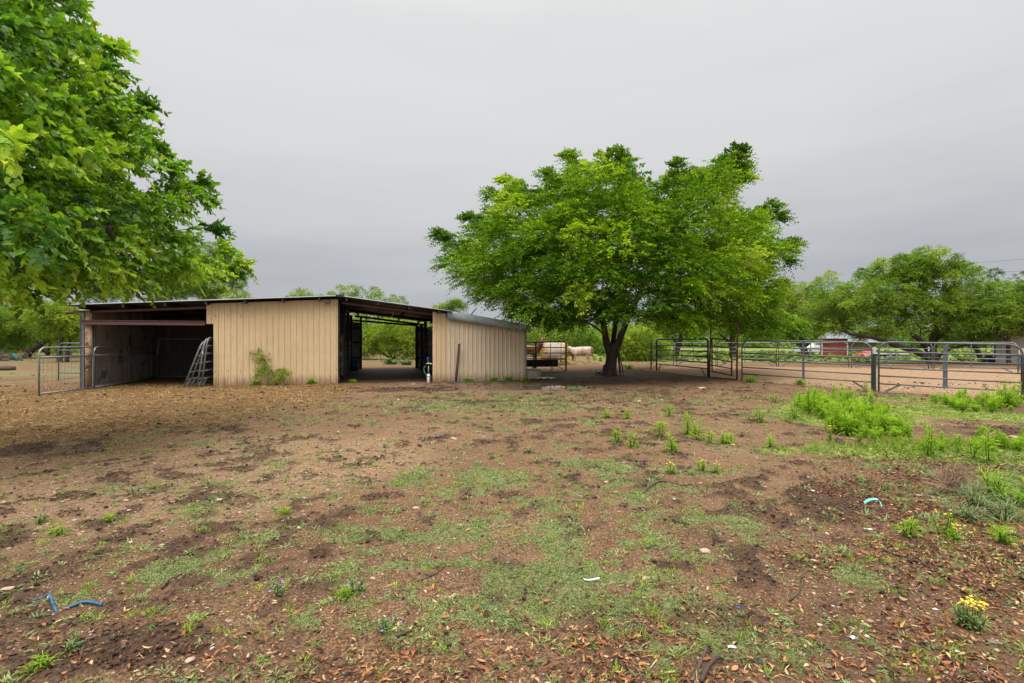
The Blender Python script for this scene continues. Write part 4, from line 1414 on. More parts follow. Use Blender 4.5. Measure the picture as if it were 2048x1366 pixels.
# mesquites beyond the pen, under the elm's crown
mesquite('dark leaning mesquite trunk seen through the green panel', (1351, 717),
         [([(1349, 719, 0), (1354, 700, 0), (1361, 680, 0), (1364, 660, 0), (1360, 640, 0)], [.34, .25, .2, .16, .1]), ([(1356, 694, 0), (1346, 676, .3), (1335, 662, .4)], [.12, .09, .07])],
         [(1345, 645, 55, 26), (1300, 660, 45, 26), (1390, 650, 45, 24)], 130, 40, 1, tone=.38)
mesquite('mesquite with a forked grey trunk behind the red gate', (1466, 716),
         [([(1468, 718, 0), (1464, 690, 0), (1466, 660, 0), (1470, 635, 0)], [.36, .28, .22, .15]), ([(1464, 690, 0), (1440, 668, .2), (1405, 652, .3)], [.14, .1, .07])],
         [(1470, 640, 60, 26), (1430, 650, 45, 22), (1520, 655, 45, 24)], 120, 40, 0, tone=.42)
mesquite('low bushy mesquite right of the elm trunk', (1290, 722),
         [([(1290, 724, 0), (1288, 700, 0), (1280, 680, 0)], [.16, .12, .08]), ([(1290, 718, 0), (1262, 700, .2), (1250, 690, .2)], [.1, .08, .05])],
         [(1285, 690, 36, 30), (1262, 700, 26, 20), (1310, 700, 24, 20)], 120, 42, 1, tone=.42, name='mesquite_bush', cat='bush')
# brush row behind the animals
for i, (bx, by, lb, el, yl, tn) in enumerate([
        (1085, 712, 'bright green brush behind the chestnut horse', [(1075, 672, 46, 26), (1105, 690, 40, 22), (1050, 690, 40, 24)], 1, .42),
        (1150, 711, 'olive brush behind the hay bale and the cow', [(1150, 668, 44, 24), (1135, 690, 30, 20), (1180, 690, 36, 20)], 0, .55),
        (1205, 710, 'yellowish brush between the cow and the elm trunk', [(1205, 680, 40, 28), (1240, 672, 30, 26)], 1, .45)]):
    mesquite(lb, (bx, by), [([(bx, by + 2, 0), (bx + 2, by - 15, 0), (bx - 3, by - 30, 0)], [.13, .1, .07]), ([(bx, by, 0), (bx - 18, by - 12, .2), (bx - 30, by - 24, .2)], [.08, .06, .05])],
             el, 110, 42, yl, tone=tn, name='brush', cat='bush')
# seen through the barn's aisle
mesquite('bright green bush framed by the barn aisle', (785, 719),
         [([(785, 721, 0), (780, 700, 0), (775, 680, 0)], [.14, .1, .07]), ([(785, 719, 0), (810, 700, 0), (825, 690, 0)], [.1, .07, .05]), ([(785, 719, 0), (755, 700, 0), (738, 694, 0)], [.1, .07, .05])],
         [(775, 668, 60, 32), (735, 685, 30, 26), (812, 690, 36, 24), (845, 668, 30, 30), (700, 672, 30, 36)], 210, 46, 1, tone=.50, name='mesquite_bush', cat='bush')
# crowns over the barn roof
for bx, by, lb, el, yl, tn in [
        (735, 706, 'feathery mesquite crown rising over the barn ridge', [(690, 592, 34, 20), (738, 592, 36, 18), (780, 604, 32, 14), (655, 606, 30, 14), (740, 630, 80, 26)], 1, .42),
        (605, 706, 'low mesquite crown showing over the tan wall', [(600, 596, 26, 16), (570, 606, 26, 10), (630, 604, 26, 12), (610, 640, 60, 26)], 0, .62),
        (455, 708, 'yellow-green mesquite crown beside the near leafy tree, over the barn roof', [(455, 596, 46, 20), (420, 590, 40, 24), (490, 604, 30, 14), (440, 640, 70, 30)], 1, .55),
        (420, 716, 'dark leafy tree behind the barn, left of the yellow-green crown', [(425, 520, 38, 34), (465, 555, 26, 26), (390, 565, 60, 34), (440, 500, 18, 16)], 0, .25),
        (250, 716, 'dark green leafy tree behind the left end of the barn roof', [(190, 580, 60, 26), (290, 584, 70, 26), (350, 560, 50, 30), (240, 556, 50, 24), (130, 575, 60, 26), (200, 560, 50, 24)], 0, .40),
        (905, 706, 'small mesquite crown peeping between the roof and the elm', [(912, 612, 20, 10), (885, 620, 20, 8), (900, 645, 40, 20)], 1, .35)]:
    mesquite(lb, (bx, by), [([(bx, by + 2, 0), (bx + 3, by - 30, 0), (bx - 3, by - 62, 0), (bx, by - 90, 0)], [.3, .24, .18, .1]), ([(bx, by - 30, 0), (bx - 30, by - 60, .4), (bx - 45, by - 85, .4)], [.14, .1, .07]), ([(bx, by - 36, 0), (bx + 32, by - 70, .4), (bx + 48, by - 90, .4)], [.14, .1, .07])],
             el, 200 if bx == 250 else 125, 42, yl, tone=tn, card=(.05, .15))
# left of the barn
mesquite('bushy mesquite with a slanting dark trunk left of the barn', (52, 716),
         [([(50, 718, 0), (66, 698, -.2), (90, 684, -.4), (110, 676, -.5)], [.30, .24, .17, .1]), ([(56, 708, 0), (40, 690, .3), (10, 664, .4), (-20, 655, .5)], [.12, .1, .08, .06]), ([(80, 690, -.3), (60, 665, 0), (30, 650, 0)], [.1, .08, .06])],
         [(60, 632, 70, 34), (120, 650, 46, 34), (0, 625, 60, 36), (150, 668, 28, 28), (-50, 640, 50, 40)], 240, 48, 0, tone=.47)
mesquite('lighter mesquite with two short trunks close behind the stall post', (128, 724),
         [([(120, 726, 0), (118, 705, 0), (122, 688, 0), (126, 668, 0)], [.2, .17, .14, .1]), ([(134, 724, 0), (134, 702, 0), (140, 684, 0)], [.17, .14, .1])],
         [(135, 640, 46, 26), (165, 655, 30, 26), (110, 630, 40, 26)], 120, 46, 1, tone=.36)
mesquite('low bushy mesquite behind the brush pile at the far left', (-15, 716), [([(-15, 718, 0), (-12, 700, 0), (-4, 685, 0)], [.14, .1, .07]), ([(-15, 716, 0), (-35, 695, .3), (-40, 680, .3)], [.1, .08, .06])],
         [(0, 672, 46, 26), (-50, 668, 44, 30), (30, 690, 26, 14)], 110, 46, 0, tone=.45, name='mesquite_bush', cat='bush')
mesquite('pale green mesquite thicket far behind the open galvanised gate', (96, 711), [([(96, 713, 0), (98, 695, 0), (104, 680, 0)], [.2, .15, .1]), ([(96, 711, 0), (76, 690, .3), (66, 676, .3)], [.14, .1, .07])],
         [(96, 655, 60, 30), (150, 668, 40, 24), (60, 676, 40, 18), (130, 690, 34, 12)], 130, 46, 1, tone=.42, name='mesquite_bush', cat='bush')
mesquite('distant mesquite at the far left edge', (-20, 708), [([(-20, 710, 0), (-18, 690, 0), (-20, 660, 0)], [.3, .2, .12])],
         [(-10, 640, 60, 36), (30, 668, 40, 20), (-70, 650, 40, 40)], 90, 40, 1, tone=.4)

# far wood that closes the horizon: one mass
n = 2600
fx = rng.uniform(-190, 190, n); fy = 112 - 40 * sstep(-10, -30, fx) + 16 * rng.random(n) + 14 * (fbm(fx * .02, fx * 0, 3, 300) - .5)
C = np.stack([fx, fy, rng.random(n) ** 1.3 * (3.2 + 3.6 * fbm(fx * .06, fx * 0 + 3, 3, 310))], 1)
V, F, T = sprays(C, rng.uniform(.8, 1.6, n), 20, np.array((0, 120, 0)), 3, .9, .30, .55, up=.3, droop=.3, out=.2, jit=1.0, tone_c=np.clip(.38 + .2 * rng.normal(size=n), .05, .9))
tl = np_mesh('far_woods', V, F, L_MES[0], T)
tag(tl, 'distant line of low green woods along the horizon', kind='stuff')
# ------------------------------------------------------------------ buildings and vehicles beyond the pen
def rib_box(mb, x0, x1, y0, y1, z0, z1):
    mb.box(x0, x1, y0, y1, z0, z1)


# red shed
p = gpt(1643, 712); Y = p[1]; k = Y / FPX
s = thing('red_shed', 'deep red boarded shed with a white corner board beyond the pen', 'shed', p, -.5)
W_ = 52 * k / 1.17; Hh = 36 * k
b = MB(); corrugate(b, .06, W_ - .06, lambda q: -.1, lambda q: Hh, lambda q, d, z: (q, -d, z), .25, .03)
b.box(0, W_, .03, 3.6, -.1, Hh - .01); b.build('wall', M['brick_red'], s)
for x in (0, W_ - .1):
    b = MB(); b.box(x, x + .1, -.07, -.034, -.1, Hh); b.build('corner_board', M['white'], s)
b = MB()
b.add([(-.3, -.4, Hh - .05), (W_ + .3, -.4, Hh - .05), (W_ + .3, 1.8, Hh + .75), (-.3, 1.8, Hh + .75), (W_ + .3, 4.0, Hh - .05), (-.3, 4.0, Hh - .05)], [(0, 1, 2, 3), (3, 2, 4, 5)])
o = b.build('roof', M['roof_top'], s); o.modifiers.new('thickness', 'SOLIDIFY').thickness = .06
b = MB(); b.box(W_ * .32, W_ * .62, -.05, -.02, -.05, Hh * .85); b.build('door', M['brick_red'], s)
# long pale-roofed outbuilding farther back
p = gpt(1690, 706.0); k = p[1] / FPX
s = thing('outbuilding', 'far outbuilding with a pale metal roof showing between the mesquite limbs', 'building', p, -.55)
k /= 1.18
b = MB(); corrugate(b, 0, 60 * k, lambda q: -.1, lambda q: 27 * k, lambda q, d, z: (q, -d, z), .4, .04); b.box(0, 60 * k, .04, 7, -.1, 27 * k - .02); b.build('wall', M['plank'], s)
b = MB(); b.add([(-.6, -.6, 26 * k), (60 * k + .6, -.6, 26 * k), (60 * k + .6, 3.5, 35 * k), (-.6, 3.5, 35 * k), (60 * k + .6, 7.6, 26 * k), (-.6, 7.6, 26 * k)], [(0, 1, 2, 3), (3, 2, 4, 5)])
o = b.build('roof', M['roof_top'], s); o.modifiers.new('thickness', 'SOLIDIFY').thickness = .08
# bright red tarp over a low stack
p = gpt(1728, 713); k = p[1] / FPX
b = MB(); vs_, fs = [], []
for j in range(9):
    for i in range(13):
        x = (i / 12 - .5) * 30 * k; y = (j / 8 - .5) * 1.6
        z = 11 * k * min(1, (i / 12) * 1.6 + .1) * (1 - abs(j / 8 - .5) ** 3 * 6) + .05 * math.sin(i * 1.7 + j)
        if i in (0, 12) or j in (0, 8): z = -.02
        vs_.append((x, y, max(z, -.02)))
for j in range(8):
    for i in range(12):
        fs.append((j * 13 + i, j * 13 + i + 1, j * 13 + i + 14, j * 13 + i + 13))
b.add(vs_, fs)
o = b.build('tarp_heap', M['red_plastic'], None, True); o.location = p
tag(o, 'bright orange-red tarp heaped low on the grass right of the red shed', 'tarp')


def truck(p, rotz, sc, label, flat=False):
    t = thing('flatbed_trailer' if flat else 'pickup_truck', label, 'trailer' if flat else 'truck', p, rotz)
    t.scale = (sc,) * 3
    def wheel(x, y):
        b = MB(); b.tube([(x, y - .11, .36), (x, y + .11, .36)], .36, 16); w = b.build('wheel', M['black_metal'], t, True)
        b = MB(); b.tube([(x, y - .118, .36), (x, y + .118, .36)], .2, 12); b.build('rim', M['galv'], w, True)
    if flat:
        b = MB(); b.box(-2.4, 2.4, -1, 1, .62, .72); b.box(-2.4, 2.4, -1.03, -.97, .56, .78); b.box(-2.4, 2.4, .97, 1.03, .56, .78); b.build('deck', M['white'], t)
        b = MB(); b.beam((2.4, -.6, .62), (3.5, 0, .55), .08, .1); b.beam((2.4, .6, .62), (3.5, 0, .55), .08, .1); b.build('tongue', M['black_metal'], t)
        for x in (-.5, .45):
            wheel(x, -1.08); wheel(x, 1.08)
        return t
    prof = [(-2.6, .45), (-2.6, 1.05), (-.75, 1.08), (-.7, 1.12), (-.45, 1.72), (.75, 1.74), (1.35, 1.14), (2.45, 1.02), (2.6, .85), (2.6, .42)]
    b = MB(); n = len(prof)
    vs_ = [(x, -.9 + (.12 if z > 1.2 else 0), z) for x, z in prof] + [(x, .9 - (.12 if z > 1.2 else 0), z) for x, z in prof]
    b.add(vs_, [tuple(range(n)), tuple(range(2 * n - 1, n - 1, -1))] + [(i, (i + 1) % n + 0, (i + 1) % n + n, i + n)[::-1] for i in range(n)])
    b.build('body', M['white'], t)
    for sgn in (-1, 1):
        b = MB(); y = sgn * .845
        b.add([(-.42, y, 1.2), (-.3, y, 1.62), (.1, y, 1.64), (.1, y, 1.2)], [(0, 1, 2, 3)]); b.add([(.16, y, 1.2), (.16, y, 1.64), (.7, y, 1.62), (1.15, y, 1.2)], [(0, 1, 2, 3)])
        b.build('window', M['black_metal'], t)
        for x in (-1.65, 1.65): wheel(x, sgn * .84)
    return t


truck(gpt(1622, 709), .5, .8, 'white pickup truck parked left of the red shed, behind mesquite trunks')
truck(gpt(1776, 716), .05, .62, 'low white flatbed trailer on the grass behind the far panels', True)

# cream sided shed at the right edge
p = gpt(1991, 728); k = p[1] / FPX
s = thing('sided_shed', 'cream shed with horizontal siding and pale roof at the right edge', 'shed', p, -.72)
Wd = 5.2; Hs = 60 * k
b = MB(); nb = 12
for i in range(nb):
    z0 = -.05 + (Hs + .05) * i / nb; z1 = -.05 + (Hs + .05) * (i + 1) / nb
    b.add([(0, -.03, z0), (Wd, -.03, z0), (Wd, 0, z1), (0, 0, z1)], [(0, 1, 2, 3)])
    b.add([(0, -.03, z0), (0, 0, z0), (Wd, 0, z0), (Wd, -.03, z0)], [(0, 1, 2, 3)])
b.box(.01, Wd, .01, 4, -.05, Hs - .01)
b.build('wall', M['siding'], s)
b = MB(); b.box(-.07, .0, -.06, .1, -.05, Hs); b.build('corner_board', M['beam_dark'], s)
b = MB(); b.box(-.35, Wd + .3, -.3, -.24, Hs - .09, Hs + .02); b.build('fascia', M['plank'], s)
b = MB(); b.add([(-.35, -.3, Hs + .03), (Wd + .3, -.3, Hs + .03), (Wd + .3, 2, Hs + .75), (.3, 2, Hs + .75), (Wd + .3, 4.3, Hs + .03), (-.35, 4.3, Hs + .03)], [(0, 1, 2, 3), (3, 2, 4, 5), (0, 3, 5)])
o = b.build('roof', M['white'], s); o.modifiers.new('thickness', 'SOLIDIFY').thickness = .05
# brown mound beside it
p = gpt(1978, 726); k = p[1] / FPX
th = np.linspace(0, 2 * math.pi, 25)[:-1]; vs_ = [(0, 0, 19 * k)]; fs = []
for r_, h_ in ((.25, .93), (.5, .7), (.75, .4), (1.0, .05), (1.15, -.1)):
    for a in th:
        q = r_ * 13 * k * (1 + .22 * math.sin(3 * a + 1) + .1 * math.sin(7 * a)); vs_.append((q * math.cos(a), q * math.sin(a) * .8, 19 * k * h_ + .07 * math.sin(9 * a + r_ * 9)))
for j in range(24):
    fs.append((0, 1 + j, 1 + (j + 1) % 24))
for i in range(4):
    for j in range(24):
        fs.append((1 + i * 24 + j, 1 + (i + 1) * 24 + j, 1 + (i + 1) * 24 + (j + 1) % 24, 1 + i * 24 + (j + 1) % 24))
b = MB(); b.add(vs_, fs); o = b.build('dirt_mound', M['deadwood'], None, True); o.location = p
tag(o, 'brown heap of soil and brush against the cream shed corner', 'mound')

# overhead wires, their poles out of the picture and behind the trees
w = thing('power_line', 'two thin overhead wires crossing the sky at the upper right of the mesquites', 'power line', (0, 0, 0))
for (x0, y0), (x1, y1) in (((1890, 525), (2300, 470)), ((1900, 540), (2300, 508))):
    a, c = at(x0, y0, 75), at(x1, y1, 55)
    b = MB(); b.tube([a + (c - a) * t + np.array((0, 0, -.9 * 4 * t * (1 - t))) for t in np.linspace(0, 1, 14)], .016, 5); b.build('wire', M['black_metal'], w)
for q in (at(1890, 525, 75), at(2300, 470, 55)):
    b = MB(); b.tube([(q[0], q[1], -.2), (q[0], q[1], q[2] + .3)], [.16, .11], 10); b.beam((q[0] - .2, q[1] + .9, q[2] - .2), (q[0] + .2, q[1] - .9, q[2] - .2), .1, .1); b.build('pole', M['deadwood'], w)

# ------------------------------------------------------------------ feeder, tank, hydrant, leaning things
p = gpt(1132, 741); k = p[1] / FPX
hF = 57.5 * k
pl = gpt(1000, 737.5)
panel('feeder_panel', 'black tube panel above the black feed trough beside the low barn wall', 'corral panel', pl, p, hF,
      (hF * .8, hF * .605, hF * .40, hF * .20), .028, 'black_metal', [(.56, .10, .1, hF - .02), (.775, .03, .35, hF - .02), (.93, .02, .35, hF - .02)], False, .12, frame_r=.045)
tp = gpt(1114, 743); kt = tp[1] / FPX
t = thing('feed_trough', 'long black feed trough on thin legs in front of the black panel', 'trough', (tp[0], tp[1] - .2, tp[2]), .05)
b = MB(); Lt = 3.4; zt0, zt1 = .27, .62
sec = [(-.30, zt1), (-.28, zt1 + .02), (-.26, zt1), (-.17, zt0 + .03), (.17, zt0 + .03), (.26, zt1), (.28, zt1 + .02), (.30, zt1), (.2, zt0), (-.2, zt0)]
vs_ = [(x, y, z) for x in (-Lt, 0) for y, z in sec]; ns_ = len(sec)
b.add(vs_, [(i, (i + 1) % ns_, (i + 1) % ns_ + ns_, i + ns_) for i in range(ns_)])
b.add([(x, y, z) for x in (-Lt, 0) for y, z in ((-.28, zt1), (.28, zt1), (.19, zt0), (-.19, zt0))], [(0, 1, 2, 3), (7, 6, 5, 4)])
b.build('basin', M['black_metal'], t)
for x in (-.25, -1.3, -2.4):
    for y in (-.27, .27):
        b = MB(); b.tube([(x, y, zt1 - .02), (x, y * .95, .3), (x - .1, y * 1.05, -.03)], .016, 6); b.build('leg', M['gate_grey'], t, True)
b = MB(); b.beam((0.05, 0, .3), (.45, 0, 0.0), .05, .03); b.build('brace', M['black_metal'], t)

p = gpt(1062, 760); k = p[1] / FPX
rT = .47
t = thing('stock_tank', 'round weathered galvanised stock tank at the corner of the low barn wall', 'water tank', (p[0] - .02, p[1] + rT, p[2]))
ht = 19.5 * k
b = MB(); b.lathe([(0, .02), (rT * .93, .02), (rT * .94, 0), (rT * .965, ht * .2), (rT * .97, ht * .44), (rT * 1.0, ht * .47), (rT * .975, ht * .5), (rT * .98, ht * .68), (rT * 1.01, ht * .71), (rT * .985, ht * .74), (rT, ht * .95), (rT * 1.03, ht * .98), (rT * 1.02, ht), (rT * .98, ht * .98), (rT * .95, ht * .5), (rT * .93, .03)], 32)
b.build('tub', mat('dull tank metal', (.38, .335, .25), (.26, .225, .165), .55, 5, .2, sc3=(1, 1, .4)), t, True)
b = MB(); b.lathe([(0, ht * .8), (rT * .97, ht * .8)], 28); b.build('water', pm, t, True)

# plank, splash and crumpled sheet beside the tank
b = MB(); b.box(-.42, .42, -.08, .08, 0, .05); o = b.build('loose_plank', M['plank']); o.location = gpt(1094, 750); o.rotation_euler = (.02, .03, .2)
tag(o, 'short weathered plank lying behind the stock tank', 'plank')
vs_, fs = [], []
for j in range(6):
    for i in range(9):
        vs_.append(((i / 8 - .5) * .75, (j / 5 - .5) * .5, .04 + .07 * abs(math.sin(i * 2.1 + j * 1.3)) * (1 - abs(i / 8 - .5))))
for j in range(5):
    for i in range(8): fs.append((j * 9 + i, j * 9 + i + 1, j * 9 + i + 10, j * 9 + i + 9))
b = MB(); b.add(vs_, fs); o = b.build('plastic_sheet', M['paper'], None, True); o.location = gpt(1092, 759)
o.modifiers.new('thickness', 'SOLIDIFY').thickness = .008
tag(o, 'crumpled clear plastic sheet at the foot of the stock tank', 'plastic sheet')

# yard hydrant
p = gpt(857, 767); k = p[1] / FPX
t = thing('yard_hydrant', 'yard hydrant with blue lever and white pipe sleeve at the aisle mouth', 'hydrant', p, BA)
b = MB(); b.lathe([(0, -.1), (.058, -.1), (.058, 19 * k), (.05, 19 * k), (.05, 18 * k), (0, 18 * k)], 14); b.build('sleeve', M['white_pvc'], t, True)
b = MB(); b.tube([(0, 0, .2), (0, 0, 35 * k)], .022, 8); b.build('riser', M['galv'], t, True)
b = MB(); b.tube([(0, 0, 38 * k), (0, 0, 41.5 * k)], .04, 8); b.tube([(-.02, 0, 40 * k), (.12, -.03, 39.5 * k), (.135, -.03, 37.5 * k)], .024, 7); b.tube([(0, 0, 40 * k), (-.09, -.02, 39.6 * k)], .022, 7); b.build('valve_head', M['brass'], t, True)
b = MB(); b.beam((.0, 0, 41 * k), (-.05, 0, 51.5 * k), .05, .03); b.beam((-.05, 0, 51.3 * k), (-.01, 0, 52.3 * k), .05, .035); b.build('lever', M['blue_paint'], t)
hp = [np.array((p[0] - .085, p[1] - .03, p[2] + 35 * k)), np.array((p[0] - .16, p[1] - .08, p[2] + .6)), np.array((p[0] - .12, p[1] - .12, p[2] + .42)), np.array((p[0] + .05, p[1] - .16, p[2] + .26))]
for px, py in ((872, 757.5), (884, 762.5), (897, 765), (912, 766.5), (940, 765.5), (975, 764.5), (1010, 763.5), (1040, 762.5)):
    q = gpt(px, py); q[2] = max(q[2] + .03, 0) if px > 884 else EYE - (py - CY) / FPX * (q[1] + .1) + .08
    hp.append(q)
b = MB()
P_ = []
for i in range(len(hp) - 1):
    for tt in np.linspace(0, 1, 5)[:-1]:
        m0 = (hp[min(i + 1, len(hp) - 1)] - hp[max(i - 1, 0)]) / 2; m1 = (hp[min(i + 2, len(hp) - 1)] - hp[i]) / 2
        P_.append((2 * tt ** 3 - 3 * tt ** 2 + 1) * hp[i] + (tt ** 3 - 2 * tt ** 2 + tt) * m0 + (-2 * tt ** 3 + 3 * tt ** 2) * hp[i + 1] + (tt ** 3 - tt ** 2) * m1)
b.tube(P_, .016, 7); o = b.build('garden_hose', M['hose'], None, True)
tag(o, 'dark green hose hanging from the hydrant and trailing along the low wall', 'hose')

# bucket by the stall boards in the aisle
q = gpt(708, 741); b = MB(); b.lathe([(0, .02), (.19, .02), (.19, 0), (.215, .30), (.24, .56), (.25, .57), (.235, .57), (.19, .05), (0, .05)], 18)
o = b.build('bucket', M['blue'], None, True); o.location = q
tag(o, 'blue tub standing by the stall boards inside the drive-through aisle', 'tub')
# leaning pipe
p0 = gpt(911, 765.5); p1 = at(918.5, 688, p0[1] + .5)
b = MB(); b.tube([(0, 0, -.15), tuple(np.array(p1) - p0)], .05, 10); o = b.build('iron_pipe', M['iron'], None, True); o.location = p0
tag(o, 'rusty iron pipe standing against the low tan wall', 'pipe')

# props against the elm trunk
for (xa, ya), (xb, yb), w_, lb in (((1248, 752), (1236, 694), .07, 'dark pole leaning on the right side of the elm trunk'), ((1243, 751), (1233, 690), .12, 'dark board leaning on the elm trunk behind the pole')):
    p0 = gpt(xa, ya) + np.array((0, .1 if w_ > .1 else -.05, 0)); p1 = at(xb, yb, p0[1] + .15)
    b = MB(); b.beam((0, 0, -.05), tuple(np.array(p1) - p0), w_, w_ * .6)
    o = b.build('leaning_board' if w_ > .1 else 'leaning_pole', M['deadwood']); o.location = p0
    tag(o, lb, 'board' if w_ > .1 else 'pole')
b = MB(); b.box(-.26, .26, -.14, .14, 0, .07); b.box(-.2, .0, -.1, .12, .0702, .17)
o = b.build('salt_block', M['galv']); o.location = gpt(1201, 750); o.rotation_euler = (0, 0, .2)
tag(o, 'grey block lying at the left foot of the elm trunk', 'block')
b = MB(); b.box(-.2, .2, -.05, .05, 0, .07); o = b.build('pvc_piece', M['white']); o.location = gpt(1240, 750); o.rotation_euler = (0, 0, -.2)
tag(o, 'white length of pipe lying at the right foot of the elm trunk', 'pipe')
b = MB(); b.beam((-.75, 0, .03), (.5, .1, .04), .16, .05); o = b.build('loose_plank', M['plank']); o.location = gpt(1186, 755); o.rotation_euler = (0, 0, .1)
tag(o, 'pale weathered plank lying on bare soil left of the elm roots', 'plank')

# log, brush pile and turquoise tarp at the far left
p0 = gpt(-22, 741); b = MB(); b.tube([(-.4, 0, .12), (.6, .05, .13), (1.3, .1, .11)], [.15, .16, .13], 10); o = b.build('fallen_log', M['deadwood'], None, True); o.location = p0
tag(o, 'dark fallen log at the left edge beyond the straw', 'log')
p0 = gpt(8, 722); b = MB()
for i in range(90):
    c = rng.normal(size=3) * np.array((.9, .5, .22)) + np.array((0, 0, .25)); c[2] = abs(c[2]); d = nrm(rng.normal(size=3) * np.array((1, .6, .4))) * rng.uniform(.3, .9)
    b.tube([c - d, c + rng.normal(size=3) * .08, c + d], [.022, .02, .01], 5, cap=False)
o = b.build('brush_pile', M['deadwood'], None, True); o.location = p0
tag(o, 'pile of dead branches under the mesquites at the far left', 'brush pile')
p0 = gpt(27, 722); vs_, fs = [], []
for j in range(5):
    for i in range(7):
        u_, v_ = i / 6 - .5, j / 4
        vs_.append((u_ * (.25 + .8 * (1 - v_) ** 1.5), .06 * math.sin(i * 2.2) + .1 * (1 - v_), .12 + .50 * v_ * (1 - .4 * abs(u_)) - .1 * abs(u_) * (1 - v_)))
for j in range(4):
    for i in range(6): fs.append((j * 7 + i, j * 7 + i + 1, j * 7 + i + 8, j * 7 + i + 7))
b = MB(); b.add(vs_, fs); o = b.build('tarp_scrap', M['cyan'], None, True); o.location = p0; o.modifiers.new('thickness', 'SOLIDIFY').thickness = .01
tag(o, 'turquoise scrap of tarp caught on the brush pile', 'tarp')

# ------------------------------------------------------------------ hay and animals
p = gpt(1110, 729.5); k = p[1] / FPX
rB = 22.8 * k; wB = 35 * k
t = thing('hay_bale', 'round net-wrapped hay bale with loose golden ends behind the black panel', 'hay bale', (p[0], p[1] + rB, p[2]), .03)
b = MB(); n = 36
prof = [(-wB / 2, rB * .96), (-wB / 4, rB), (0, rB * 1.01), (wB / 4, rB), (wB / 2, rB * .96)]
vs_, fs = [], []
for x, r_ in prof:
    for j in range(n):
        a = 2 * math.pi * j / n; rr = r_ * (1 + .012 * math.sin(5 * a + x)); vs_.append((x, rr * math.cos(a), rB * .97 + rr * math.sin(a)))
for i in range(len(prof) - 1):
    for j in range(n): fs.append((i * n + j, i * n + (j + 1) % n, (i + 1) * n + (j + 1) % n, (i + 1) * n + j))
b.add(vs_, fs); b.build('net_wrap', M['netwrap'], t, True)
for sg in (-1, 1):
    b = MB(); vs_, fs = [], []
    prof = [(wB / 2 - .02, rB * .955), (wB / 2 + .1, rB * .99), (wB / 2 + .18, rB * .88), (wB / 2 + .2, rB * .6), (wB / 2 + .15, rB * .3), (wB / 2 + .14, .001)]
    for x, r_ in prof:
        for j in range(n):
            a = 2 * math.pi * j / n; rr = r_ * (1 + .05 * math.sin(7 * a + x * 20) + .03 * math.sin(13 * a)); vs_.append((sg * (x + .05 * math.sin(5 * a + r_ * 7)), rr * math.cos(a), rB * .97 + rr * math.sin(a)))
    for i in range(len(prof) - 1):
        for j in range(n): fs.append((i * n + j, i * n + (j + 1) % n, (i + 1) * n + (j + 1) % n, (i + 1) * n + j))
    b.add(vs_, fs); b.build('loose_end', M['hay'], t, True)
for sg in (-1, 1):                                      # ragged stalks on the open ends
    q_ = rng.normal(size=(900, 3)); q_[:, 0] = sg * (wB / 2 + .12 + .07 * np.abs(rng.normal(size=900)))
    rr_ = rB * rng.random(900) ** .5; aa_ = rng.uniform(0, 6.283, 900); q_[:, 1] = rr_ * np.cos(aa_); q_[:, 2] = rB * .97 + rr_ * np.sin(aa_)
    dd_ = rand_dir(900); dd_[:, 2] -= .5; dd_[:, 0] += sg * .4
    V, F = leaf_quads(q_, dd_, rand_dir(900), rng.uniform(.12, .34, 900), rng.uniform(.012, .03, 900), .03)
    np_mesh('hay_stalks', V, F, leaf_mat('bale hay', [(0, (.20, .12, .04)), (.5, (.40, .27, .09)), (1, (.58, .43, .18))], .85, .1, .1, (1, 1, 1)), rng.random(len(F)), t)
# loose hay on the ground round the bale and under the cow
nst = 5200
hx = rng.normal(size=nst) * 1.25 + at(1142, 730, p[1])[0]; hy = p[1] + .4 + rng.normal(size=nst) * .8
hz = np.abs(rng.normal(size=nst)) * .07 + .02 + np.exp(-((hx - at(1128, 730, p[1])[0]) / .45) ** 2) * rng.random(nst) * .55
hd = rand_dir(nst) * np.array((1, 1, .3))
V, F = leaf_quads(np.stack([hx, hy, hz], 1), hd, rand_dir(nst) + np.array((0, 0, 1)), rng.uniform(.12, .3, nst), rng.uniform(.012, .022, nst), .03)
L_HAY = leaf_mat('loose hay', [(0, (.26, .17, .06)), (.5, (.46, .32, .12)), (1, (.62, .48, .22))], .85, .1, .2, (1, 1, 1))
o = np_mesh('loose_hay', V, F, L_HAY, rng.random(len(F)))
tag(o, 'loose golden hay spilled between the bale and the cow', kind='stuff')


def animal(name, verts, edges, radii, mats, parent, root=0, sub=2):
    me = bpy.data.meshes.new(name)
    me.from_pydata([tuple(v) for v in verts], edges, [])
    o = bpy.data.objects.new(name, me); COL.objects.link(o); o.parent = parent
    sk = o.modifiers.new('skin', 'SKIN'); sk.use_smooth_shade = True
    for i, v in enumerate(me.skin_vertices[0].data):
        r_ = radii[i]
        v.radius = r_ if not np.isscalar(r_) else (r_, r_)
        v.use_root = i == root
    ss = o.modifiers.new('smooth', 'SUBSURF'); ss.levels = sub; ss.render_levels = sub
    for m_ in mats: me.materials.append(m_)
    return o


def coat(name, c0, c1, low, zlow, scale=5, thr=.5):
    m, nt, bs, out = nodes_of(name)
    tc = N(nt, 'ShaderNodeTexCoord').outputs['Object']
    sp = N(nt, 'ShaderNodeSeparateXYZ'); nt.links.new(tc, sp.inputs[0])
    col = ramp(nt, noise(nt, tc, scale, 5, .65), [(thr - .1, c0), (thr + .12, c1)])
    z = math_(nt, 'ADD', sp.outputs[2], math_(nt, 'MULTIPLY', noise(nt, tc, 9, 3), .1))
    col = mixc(nt, ramp(nt, z, [(zlow, 1.0), (zlow + .14, 0.0)]), col, low)
    nt.links.new(col, bs.inputs['Base Color']); bs.inputs['Roughness'].default_value = .55
    return m


